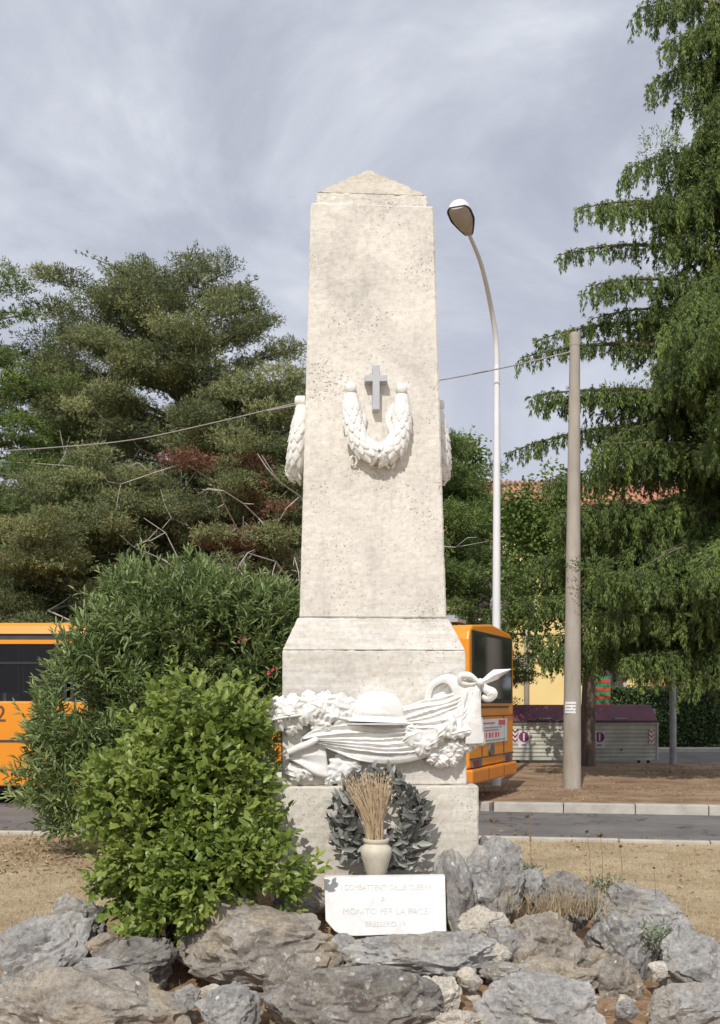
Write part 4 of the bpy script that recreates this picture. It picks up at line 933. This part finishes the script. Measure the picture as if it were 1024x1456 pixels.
# ------------------------------------------------------------------ dumpsters
def dumpster(label, xc, D, src=None, wdt=1.86):
    c = P(xc, 1086, D); t = thing('dumpster', label, 'dumpster', (c.x, D+.02, .012), R_(-2) if xc < 800 else R_(3), 'purple lidded dumpsters on the side street')
    if src:
        for ch in src.children:
            k = copy_obj(ch, t)
            for g2 in ch.children: copy_obj(g2, k)
        return t
    h = wdt/2; body = MB(); z1 = 1.05
    body.prism([(-h, 0, .12), (-h, -.0, z1), (-h, 1.15, z1), (-h, 1.0, .12)], (wdt, 0, 0))
    for k in range(8): body.box((-h+.03, -.022, .22+k*.10), (h-.03, .01, .265+k*.10))
    for s in (-1, 1): body.box((s*h-.02*(s > 0)-.0, -.03, .12), (s*h+.03*(s > 0)-.03*(s < 0)+.02*(s < 0), .1, z1))
    bo_ = body.build('body', BINW, t, local=True); bevel(bo_, .012)
    m = MB(); m.box((-h-.03, -.05, z1), (h+.03, 1.2, z1+.05)); m.build('rim', BINW, t, local=True)
    m = MB(); m.prism([(-h, -.06, z1+.055), (-h, -.05, z1+.10), (-h, .42, 1.55), (-h, .75, 1.55), (-h, 1.2, z1+.055)], (wdt, 0, 0)); ld = m.build('lid', PURP, t, local=True); bevel(ld, .02)
    m = MB(); m.box((-h-.02, -.085, z1+.045), (h+.02, -.05, z1+.09)); m.build('lid_edge', DARKM, ld, local=True)
    m = MB(); m.tube([(-.22, .0, z1+.16), (-.2, -.09, z1+.15), (.1, -.09, z1+.15), (.12, .0, z1+.16)], .014, 6); m.build('handle', GALV, ld, local=True)
    for x in (-h+.06, h-.22):
        m = MB(); m.box((x, -.032, .55), (x+.13, -.024, .92)); hz = m.build('hazard_marking', PAPER, t, local=True)
        m = MB()
        for k in range(3):
            z = .57+k*.12; m.prism([(x+.002, -.036, z+.07), (x+.065, -.036, z), (x+.128, -.036, z+.07), (x+.128, -.036, z+.12), (x+.065, -.036, z+.05), (x+.002, -.036, z+.12)][:6], (0, .006, 0))
        m.build('stripe', INKR if x > 0 else REDL, hz, local=True)
    m = MB(); m.box((-.72, -.030, .44), (-.44, -.024, .88)); sg = m.build('notice', PAPER, t, local=True)
    m = MB(); n = 20; m.prism([(-.58+.13*math.cos(2*PI*i/n), -.036, .72+.13*math.sin(2*PI*i/n)) for i in range(n)][::-1], (0, .006, 0)); m.prism([(-.64, -.037, .50), (-.52, -.037, .50), (-.52, -.037, .53), (-.64, -.037, .53)], (0, .006, 0)); m.build('round_symbol', PURPS, sg, local=True)
    m = MB(); m.prism([(-.60, -.040, .62), (-.56, -.040, .62), (-.56, -.040, .82), (-.60, -.040, .82)], (0, .003, 0)); m.build('symbol_bar', PAPER, sg, local=True)
    m = MB(); m.tube([(-.02, -.03, .40), (.0, -.045, .40)], .025, 8); m.build('lock', BLK, t, local=True)
    m = MB(); 
    for s in (-1, 1): m.tube([(s*(h-.2), .15, .06), (s*(h-.2)+.05, .15, .06)], .06, 10); m.tube([(s*(h-.2), .9, .06), (s*(h-.2)+.05, .9, .06)], .06, 10)
    m.build('castor', BLK, t, local=True)
    m = MB()
    for s in (-1, 1): m.box((s*h-.01+(.0 if s < 0 else .01), .3, .35), (s*h+(.07 if s > 0 else -.06), .42, 1.45))
    m.build('lift_arm', GALV, t, local=True)
    return t
d1 = dumpster('purple lidded pale dumpster at left, between the bus and the concrete pole', 777, 25.7)
dumpster('purple lidded pale dumpster at right, between the tree trunk and the metal post', 884, 25.6, d1)
# no dumping sign and striped panel
sgp = P(843, 1066, 25.2); t = thing('notice_board', 'small white board with a red ring beside the tree trunk', 'sign', (sgp.x, 25.2, .12))
m = MB(); m.prism([P(834, 1064, 25.2), P(848.5, 1064, 25.2), P(848.5, 1044, 25.2), P(840, 1044, 25.2), P(834, 1040, 25.2)], (0, .02, 0)); m.build('board', PAPER, t)
m = MB(); cc = P(841, 1052, 25.18); m.tube([cc+Vector((.075*math.cos(a), 0, .06*math.sin(a))) for a in np.linspace(0, 2*PI, 20)], .016, 5, cap=False); m.build('ring_mark', INKR, t)
m = MB(); m.box((cc.x-.02, 25.225, .1), (cc.x+.02, 25.25, .75)); m.build('post', GALV, t)
GRN = simple('panel_green', (.05, .20, .08), (.08, .27, .11), 3, .7, .1)
t = thing('striped_panel', 'tall green panel with red horizontal stripes behind the tree trunk', 'panel', (P(850, 1000, 29.5).x, 29.5, .012))
m = MB(); a = P(833, 1066, 29.5); b_ = P(868, 962, 29.5); m.box((a.x, 29.5, .02), (b_.x, 29.56, b_.z)); m.build('board', GRN, t)
m = MB(); zc_ = b_.z-.14
while zc_ > .3: m.box((a.x+.002, 29.488, zc_-.05), (b_.x-.002, 29.499, zc_+.05)); zc_ -= .24
m.build('stripe', simple('panel_red', (.45, .06, .03), (.55, .09, .05), 3, .7, .1), t)
# ------------------------------------------------------------------ building
HD = 42.; hp = F/HD
def hx(x): return (x-512)/hp
def hz_(y): return EYE+(HY-y)/hp
bd = thing('yellow_house', 'yellow rendered two storey house with terracotta roof behind the trees', 'house', (9, HD, 0))
m = MB(); m.box((hx(610), HD, 0), (hx(1190), HD+10, hz_(722))); m.build('wall', YELL, bd)
m = MB(); ex0, ex1 = hx(600), hx(1200); ze = hz_(722); m.prism([(ex0, HD-.6, ze-.02), (ex0, HD-.6, ze+.12), (ex0, HD+5, ze+2.2), (ex0, HD+10.6, ze+.12), (ex0, HD+10.6, ze-.02)], (ex1-ex0, 0, 0)); rf_ = m.build('roof', TILE, bd)
m = MB()
x = ex0+.1
while x < ex1: m.tube([(x, HD-.62, ze+.13), (x, HD+5, ze+2.21)], .075, 6); x += .22
m.build('roof_tiles', TILE, rf_, smooth=True)
m = MB(); m.box((hx(608), HD-.12, hz_(941)), (hx(1192), HD+.0, hz_(934))); m.box((hx(608), HD-.2, hz_(730)), (hx(1192), HD, hz_(722)-.03)); m.build('string_course', STONE, bd)
for (xc, y0, y1, w_) in [(735, 805, 880, 44), (675, 805, 880, 44), (860, 805, 880, 44), (950, 805, 880, 44), (1030, 805, 880, 44), (870, 945, 1020, 32), (1018, 885, 965, 36), (690, 950, 1020, 32)]:
    a0, a1, zb, zt = hx(xc-w_/2), hx(xc+w_/2), hz_(y1), hz_(y0)
    m = MB(); m.box((a0-.15, HD-.07, zt), (a1+.15, HD+.0, zt+.18)); m.box((a0-.2, HD-.14, zb-.12), (a1+.2, HD+.0, zb)); m.box((a0-.14, HD-.05, zb+.001), (a0, HD, zt-.001)); m.box((a1, HD-.05, zb+.001), (a1+.14, HD, zt-.001))
    wo = m.build('window', STONE, bd)
    m = MB(); m.box((a0+.001, HD-.012, zb+.001), (a1-.001, HD-.004, zt-.001)); m.build('pane', simple('dark_pane', (.03, .03, .035), (.06, .06, .07), 2, .1, 0), wo)
    m = MB(); mid = (a0+a1)/2
    for q0_, q1_ in ((a0+.01, a0+(a1-a0)*.36), (a1-(a1-a0)*.36, a1-.01)):
        m.box((q0_, HD-.045, zb+.01), (q1_, HD-.015, zt-.01)); z = zb+.08
        while z < zt-.08: m.box((q0_+.04, HD-.058, z), (q1_-.04, HD-.046, z+.03)); z += .07
    m.build('shutter', SHUT, wo)
m = MB(); m.tube([(hx(748), HD-.14, 0), (hx(748), HD-.14, hz_(722)-.1)], .11, 10); m.build('downpipe', STONE, bd, smooth=True)
m = MB()
for x in (926, 944, 975, 996): m.box((hx(x)-.22, HD-1.2, 0), (hx(x)+.22, HD-.75, hz_(880)))
m.box((hx(915), HD-1.25, hz_(880)), (hx(1005), HD-.2, hz_(868))); m.build('porch', OCHRE, bd)
# hedge
t = thing('hedge', 'clipped dark green hedge beyond the side street at right', 'hedge', (14, 34.6, 0))
hx0, hx1 = (868-512)*34.2/F, 26
n = 42000; pos = np.column_stack([rng.uniform(hx0, hx1, n), 34.0+np.abs(rng.normal(0, .25, n)), rng.uniform(.02, 2.15, n)])
k = rng.random(n) < .3; pos[k, 2] = 2.0+rng.normal(0, .1, k.sum()); pos[k, 1] = 34+rng.random(k.sum())*1.2
wv = np.array([.18*noise.noise(Vector((p[0]*1.3, 0, p[2]*1.2))) for p in pos]); pos[:, 1] += wv; pos[:, 2] += wv*.7
d = rng.normal(size=(n, 3)); d[:, 1] -= .8; d[:, 2] += .3
leaves('foliage', pos, d, .11, .06, HEDG, t, nrm=rng.normal(size=(n, 3))+np.array([0, -.8, .8]))
m = MB(); m.box((hx0+.1, 34.25, 0), (hx1, 35.2, 1.95)); m.build('twigs', simple('hedge_core', (.02, .03, .015), (.04, .05, .025), 6, .9, .5), t)
# ------------------------------------------------------------------ trees
def conifer(name,  label, base, height, tr_r, boughs, mat, lean=(0, 0), needle=.10, nw=.022, dens=1., hang=.5, group=None, dead=0, tuft=3, bspace=.12, pspace=.07, bw=.36, wood=WOOD, al=.55, clump=None):
    t = thing(name, label, 'tree', base, 0, group); B = Vector(base); rr = random.Random(len(boughs)+int(height*10)); g = np.random.default_rng(len(boughs))
    tm = MB(); tp = []
    for i in range(13):
        s = i/12; tp.append(B+Vector((lean[0]*s+.12*math.sin(s*5), lean[1]*s, height*s-.1*(i == 0))))
    tm.tube(tp, [tr_r*(1-.93*(i/12))*(1.35 if i == 0 else 1) for i in range(13)], 12); tm.build('trunk', WOOD, t, smooth=True)
    wm_ = MB(); PP = []; DD = []; RV = []; SZ = []
    for bi, (z0, az, L, rise, droop, col) in enumerate(boughs):
        s = z0/height; st = B+Vector((lean[0]*s, lean[1]*s, z0)); dh = Vector((math.cos(az), math.sin(az), 0)); k1 = rr.gauss(0, .12)
        sdv = Vector((-dh.y, dh.x, 0))
        def cur(q): return st+dh*(L*q)+sdv*(k1*L*q*q)+Vector((0, 0, rise*q-droop*q*q))
        cp = [cur(i/9) for i in range(10)]; wm_.tube(cp, [max(.008, .018*L*(1-.92*i/9)) for i in range(10)], 6)
        nb = int(L/bspace*dens)
        for k in range(nb):
            q = .12+.88*(k+rr.random())/nb; p0 = cur(q); tdir = (cur(min(1, q+.02))-cur(q-.02)).normalized(); side = 1 if k % 2 else -1
            if rr.random() < .10: side = 0
            ang = rr.uniform(.75, 1.25)*side; bd_ = Vector((dh.x*math.cos(ang)-dh.y*math.sin(ang), dh.x*math.sin(ang)+dh.y*math.cos(ang), tdir.z*.7+rr.uniform(-.15, .2))).normalized()
            sl = (.38+.3*((bi*37) % 10)/10) if col < 0 else 1.
            bl_ = sl*(bw*L*(1.06-q)**.75*min(1, q*3.5)+.18)*rr.uniform(.5, 1.15); m = max(3, int(bl_/pspace))
            ss = (np.arange(m)+rr.random())/m; pts_ = np.array(p0)[None]+np.outer(ss*bl_, np.array(bd_)); pts_[:, 2] -= (ss**2)*bl_*rr.uniform(.15, .55)*hang
            pts_ += g.normal(0, 1, pts_.shape)*np.array([.03, .03, .03])
            tn = np.tile(np.array(bd_), (m, 1)); tn[:, 2] -= ss*hang*.8
            if hang > .3:   # weeping twigs
                hk = g.random(m) < hang*.55; hp_ = []
                for p in pts_[hk]:
                    hl = rr.uniform(.12, .5)*min(1, .4+hang)*(sl*1.3 if sl < 1 else 1); mm = int(hl/pspace)+1
                    for u in range(mm): hp_.append(p+np.array([g.normal(0, .02), g.normal(0, .02), -hl*(u+1)/mm]))
                if hp_: hp_ = np.array(hp_); pts_ = np.vstack([pts_, hp_]); tn = np.vstack([tn, np.tile([0, 0, -1.], (len(hp_), 1))])
            pp = np.repeat(pts_, tuft, 0); tt = np.repeat(tn, tuft, 0)
            dd_ = tt*al+g.normal(0, .62-.3*(al > .8), tt.shape)+np.array([0, 0, .12 if al < .8 else -.05])
            PP.append(pp+g.normal(0, .014, pp.shape)); DD.append(dd_); tone = .5+.28*rr.gauss(0, 1)
            if col > 0: RV.append(np.full(len(pp), .97))
            else: RV.append(np.clip(tone*.55+.2+g.random(len(pp))*.35-.1, 0, .87))
        if clump and col >= 0:
            for k in range(max(1, round(clump[0]*L/3))):
                q = rr.uniform(clump[2], 1.03); c = cur(q)+Vector((rr.gauss(0, .25), rr.gauss(0, .25), rr.uniform(-.05, .2))); rx = clump[1]*rr.uniform(.6, 1.25); rz_ = rx*rr.uniform(.32, .6); m = int(clump[3]*(rx/.6)**2)
                n3 = unit(g.normal(size=(m, 3))); rad_ = g.uniform(.45, 1.0, (m, 1))*(1+.25*np.sin(n3[:, :1]*7+k)); pp = np.array(c)+n3*rad_*np.array([rx, rx, rz_])
                PP.append(pp); DD.append(n3*np.array([.7, .7, .4])+g.normal(0, .5, (m, 3))+np.array([0, 0, .35])); tone = .5+.25*rr.gauss(0, 1)
                RV.append(np.full(m, .97) if col > 0 else np.clip(tone*.55+.2+g.random(m)*.35-.1, 0, .87))
    wm_.build('limbs', wood, t, smooth=True)
    PP = np.vstack(PP); DD = np.vstack(DD); RV = np.concatenate(RV); n = len(PP)
    leaves('crown', PP, DD, g.uniform(.6, 1.3, n)*needle, nw, mat, t, tmpl=TRI, rnd=RV, nrm=g.normal(size=(n, 3)))
    if dead:
        dm = MB()
        for i in range(dead):
            az = rr.uniform(PI*1.1, PI*1.9); z0 = rr.uniform(.25, .62)*height; L = rr.uniform(3.6, 5.2); p = B+Vector((lean[0]*z0/height, 0, z0)); pts_ = [p]
            dv = Vector((math.cos(az), math.sin(az), rr.uniform(-.3, .35)))
            for j in range(7): dv = (dv+Vector((rr.gauss(0, .4), rr.gauss(0, .2), rr.gauss(-.03, .38)))).normalized(); pts_.append(pts_[-1]+dv*L/7)
            dm.tube(pts_, [.032*(1-j/8.5) for j in range(8)], 5)
            for j in (3, 4, 5, 6):
                q = pts_[j]; d3 = Vector((rr.gauss(0, .6), rr.gauss(-.2, .5), rr.gauss(-.1, .7))).normalized(); dm.tube([q, q+d3*.35, q+d3*.6+Vector((0, 0, rr.gauss(0, .15)))], [.014, .010, .005], 4)
        dm.build('dead_branches', DEADW, t, smooth=True)
    return t
def rad_prof(z, tab):
    return float(np.interp(z, [a for a, _ in tab], [b for _, b in tab]))
# right cedar
rr = random.Random(21); B = Vector((7.75, 19.2, .1)); bg_ = []
for (tx, ty, D, lift) in [(900,28,19.,.9),(945,60,18.6,.8),(925,118,19.2,.9),(893,238,19.,.6),(862,300,18.4,.2),(812,312,19.,.5),(797,362,18.6,.35),(850,395,18,.1),(845,450,18.6,.2),(760,488,19.,.9),(735,516,19.,.7),(748,575,18.8,.2),(722,642,20.,.9),(800,560,17.8,.2),(770,690,19.,.3),(800,760,18.6,.2),(752,905,18.8,-.3),(760,800,19.4,.1),(745,850,18.6,-.1),(780,735,18.4,.1),(785,920,18.2,-.4),(830,820,17.4,-.1),(830,640,17.6,.1),(905,480,17.2,.1),(985,465,15.6,.3),(860,870,17.3,-.4),(920,930,17.6,-.5),(880,940,18.2,-.5)]:
    tip = P(tx, ty, D); dx = tip.x-B.x; dy = tip.y-B.y; L = math.hypot(dx, dy); az = math.atan2(dy, dx)
    z0 = tip.z-.1-lift*.4; rise = 1.1+.9*lift if lift > 0 else .5; z0 = tip.z-.05*rise if lift > 0 else tip.z-.12; droop = rise-(tip.z-(z0)) ; bg_.append((max(2.2, z0-B.z), az, L, rise, droop, -1 if ty < 700 and tx < 860 else 0))
tab = [(2, 2.0), (3.5, 2.9), (5, 3.9), (6.5, 3.7), (8, 3.0), (9.5, 2.8), (11, 2.3), (13, 1.9), (15, 1.65), (17, 1.2), (19, .4)]
for i in range(175):
    z0 = 3.2+15.3*(i/175)**1.05; az = rr.uniform(PI*.75, PI*1.95) if rr.random() < .85 else rr.uniform(0, 2*PI)
    L = rad_prof(z0, tab)*rr.uniform(.65, 1.0); bg_.append((z0, az, L, rr.uniform(.1, .7), rr.uniform(.5, 1.4)+(.5 if z0 < 6 else 0), 0))
conifer('cedar', 'huge weeping dark green cedar filling the right edge of the picture', B, 19.5, .38, bg_, CEDR, hang=.95, needle=.075, nw=.022, dens=1.7, tuft=9, bw=.22, al=.85, pspace=.055, clump=(.8, .42, .1, 700))
# left cedars and cypresses
def crown_boughs(n, zlo, zhi, tab, rise=(.3, 1.0), droop=(.2, .7), azr=(0, 2*PI), seed=1, redf=0.):
    r = random.Random(seed); out = []
    for i in range(n):
        z = zlo+(zhi-zlo)*(i+r.random())/n; L = rad_prof(z, tab)*r.uniform(.7, 1.08); az = r.uniform(*azr) if r.random() < .75 else r.uniform(0, 2*PI)
        out.append((z, az, max(.4, L), r.uniform(*rise), r.uniform(*droop), 1 if r.random() < redf else 0))
    return out
CED2 = leafmat('lower_cedar', [(0, (.08, .12, .05)), (.5, (.15, .21, .085)), (1, (.26, .33, .14))], .6, .2, .25)
p = P(262, 900, 24.); tb_ = [(1, 3.2), (4, 3.5), (7, 3.4), (8.6, 3.1), (9.8, 2.5), (10.8, 1.6), (11.4, .8)]
bgs = crown_boughs(105, 1.5, 11.2, tb_, (.6, 1.6), (.1, .7), (PI*.95, PI*2.05), 3, 0)
for (tx, ty) in [(75,395),(130,362),(190,365),(285,345),(345,400),(398,445),(440,480),(100,440),(60,520),(430,560),(310,372),(232,372)]:
    tip = P(tx, ty, 23.6); dx = tip.x-p.x; dy = tip.y-24; L = math.hypot(dx, dy); bgs.append((tip.z-1.3, math.atan2(dy, dx), L, 1.7, .55, 0))
conifer('cypress', 'big olive green cypress with bare grey branches left of the obelisk', (p.x, 24., 0), 11.6, .36, bgs, CYPR, needle=.075, nw=.026, hang=.12, dens=1.1, tuft=8, dead=60, bw=.26, pspace=.07, clump=(5., .46, .4, 1300))
p = P(-25, 900, 23.); tb_ = [(1, 3.0), (5, 2.8), (8, 2.2), (10, 1.8), (11.5, .9), (12, .5)]
conifer('conifer', 'dark conifer at the left edge of the picture', (p.x, 23., 0), 11.4, .32, crown_boughs(95, 1.3, 11.2, tb_, (.3, .9), (.2, .8), (-PI*.7, PI*.2), 9), CEDR, needle=.08, nw=.026, hang=.25, dens=1., tuft=8, bw=.28, clump=(3., .5, .4, 1100))
p = P(395, 900, 22.); tb_ = [(1, 2.7), (3, 2.7), (5, 2.6), (6.8, 2.2), (8, 1.4), (8.8, .5)]
near_b = crown_boughs(84, .9, 8.5, tb_, (.3, .8), (.1, .6), (PI*.9, PI*2.1), 12, .10)
for (tx, ty) in [(345,698),(382,768),(300,765),(360,730),(330,680)]:
    t3 = P(tx, ty, 20.2); dx, dy = t3.x-p.x, t3.y-22; near_b.append((t3.z-.5, math.atan2(dy, dx), math.hypot(dx, dy), .8, .3, 1))
conifer('cypress', 'lower cypress with rusty dead twigs close behind the oleander', (p.x, 22., 0), 8.6, .2, near_b, CYPR, needle=.075, nw=.026, hang=.1, dens=1., tuft=8, dead=30, bw=.30, clump=(3.5, .46, .4, 1100))
p = P(120, 900, 21.8); tb_ = [(1, 3.2), (3.5, 3.1), (5.2, 2.6), (6.4, 1.5), (7, .6)]
conifer('cypress', 'broad low dark cypress behind the bus roof at left', (p.x, 21.8, 0), 6.6, .24, crown_boughs(70, .9, 6.5, tb_, (.3, .8), (.1, .6), (PI*.9, PI*2.1), 15, .03), CYPR, needle=.075, nw=.026, hang=.15, dens=1., tuft=8, dead=8, bw=.30, clump=(3.5, .5, .4, 1100))
p = P(600, 900, 27.); tb_ = [(1, 3.2), (4, 2.9), (6, 2.5), (8, 1.7), (9, .6)]
conifer('cedar', 'cedar partly hidden behind the obelisk right of it', (p.x, 27., 0), 8.6, .3, crown_boughs(80, 1.6, 8.5, tb_, (.3, .8), (.3, .9), (-PI*.8, PI*.3), 17), CEDR, needle=.08, nw=.026, hang=.35, dens=1.1, tuft=8, bw=.30, clump=(3., .5, .3, 1000))
# far background trees behind the left group (copies)
src = bpy.data.objects['cypress']
for i, (x, D, s, lab) in enumerate([(60, 33, 1.08, 'far cypress behind the left trees, left one'), (330, 34, 1.05, 'far cypress behind the left trees, near the obelisk'), (410, 33, 1.0, 'far cypress hidden behind the obelisk'), (-140, 32, .95, 'far cypress beyond the left edge')]):
    c = src.copy(); COL.objects.link(c); c.matrix_basis = Matrix.Translation(((x-512)*D/F, D, 0)) @ Matrix.Rotation(1.9*(i+1), 4, 'Z') @ Matrix.Scale(s, 4); c['label'] = lab
    for ch in src.children: copy_obj(ch, c)
# broadleaf trees
def broadleaf(name, label, base, r, limbs, blobs, n, L, W, mat, thr=-.15, freq=1.1, sz=.9):
    t = thing(name, label, 'tree', base); m = MB(); B = Vector(base)
    for li, (pts_, rs_) in enumerate(limbs):
        c = cat(pts_, 14); m.tube(c, list(np.interp(np.linspace(0, 1, 14), np.linspace(0, 1, len(rs_)), rs_)), 10)
    m.build('trunk', WOOD, t, smooth=True)
    Pp, Nn = blob_points(blobs, n//6, .25, 0, freq, thr); pos = []; dr = []; rv = []
    for p, q in zip(Pp, Nn):
        tone = .45+.5*noise.noise(p*1.7)
        for k in range(6): pos.append(p+Vector((random.gauss(0, .11), random.gauss(0, .11), random.gauss(0, .11)))); dr.append(q*.4+Vector((random.gauss(0, 1), random.gauss(0, 1), random.gauss(-.3, .7)))); rv.append(min(1, max(0, tone*.6+.45*random.random())))
    k = len(pos); leaves('crown', np.array([tuple(a) for a in pos]), np.array([tuple(a) for a in dr]), rng.uniform(.7, 1.2, k)*L, rng.uniform(.7, 1.2, k)*W, mat, t, rnd=np.array(rv))
    return t
TD = 23.6
broadleaf('broadleaf_tree', 'broadleaf tree with forked leaning trunk behind the concrete pole', (P(835, 1088, TD).x, TD, .1), .3,
  [([(P(834, 1090, TD).x, TD, .0), P(836, 1030, TD), P(838, 965, TD), P(845, 930, TD)], [.22, .17, .15, .14]),
   ([P(842, 940, TD), P(868, 912, TD), P(895, 870, TD), P(915, 820, TD)], [.17, .13, .09, .05]),
   ([P(840, 945, TD), P(820, 890, TD), P(790, 820, TD), P(770, 740, TD)], [.15, .10, .08, .04]),
   ([P(870, 910, TD), P(862, 860, TD), P(850, 780, TD), P(855, 700, TD)], [.11, .09, .06, .03])],
  [bl(765,790,62,95,TD,1.3), bl(790,720,52,55,TD,1.2), bl(750,870,40,40,TD,.8), bl(850,760,70,90,TD,1.4), bl(810,850,50,50,TD,1.1), bl(890,830,60,60,TD,1.1), bl(740,730,38,42,TD,.8), bl(905,900,48,40,TD,.8), bl(815,930,24,18,TD,.4), bl(785,940,16,14,TD,.3)],
  17000, .10, .075, DECI, thr=-.12, freq=1.3)
TD2 = 31.
broadleaf('broadleaf_tree', 'light green broadleaf tree top showing beside the obelisk and lamp', (P(668, 1000, TD2).x, TD2, 0), .25,
  [([(P(668, 1000, TD2).x, TD2, 0), P(668, 850, TD2), P(666, 700, TD2)], [.24, .18, .06])],
  [bl(664,655,34,44,TD2,.9), bl(640,720,48,60,TD2,1.2), bl(690,730,48,45,TD2,1.2), bl(725,745,50,40,TD2,1.1), bl(700,800,48,56,TD2,1.1), bl(752,765,52,62,TD2,1.1), bl(800,760,45,60,TD2,1.0), bl(645,790,45,46,TD2,1.0)], 17000, .12, .09, DECI, thr=-.1, freq=1.2)
# low garden wall and dark hedge behind the left road edge
t = thing('boundary_hedge', 'dense dark hedge behind the bus under the left trees', 'hedge', (-8, 25.5, 0))
n = 26000; pos = np.column_stack([rng.uniform(-26, 1.5, n), 25.4+np.abs(rng.normal(0, .35, n)), rng.uniform(.05, 3.2, n)]); d = rng.normal(size=(n, 3)); d[:, 1] -= .6
leaves('foliage', pos, d, .15, .09, HEDG, t); m = MB(); m.box((-26, 25.8, 0), (1.4, 26.8, 2.9)); m.build('twigs', simple('hedge_core_dark', (.02, .025, .015), (.035, .04, .02), 6, .9, .5), t)
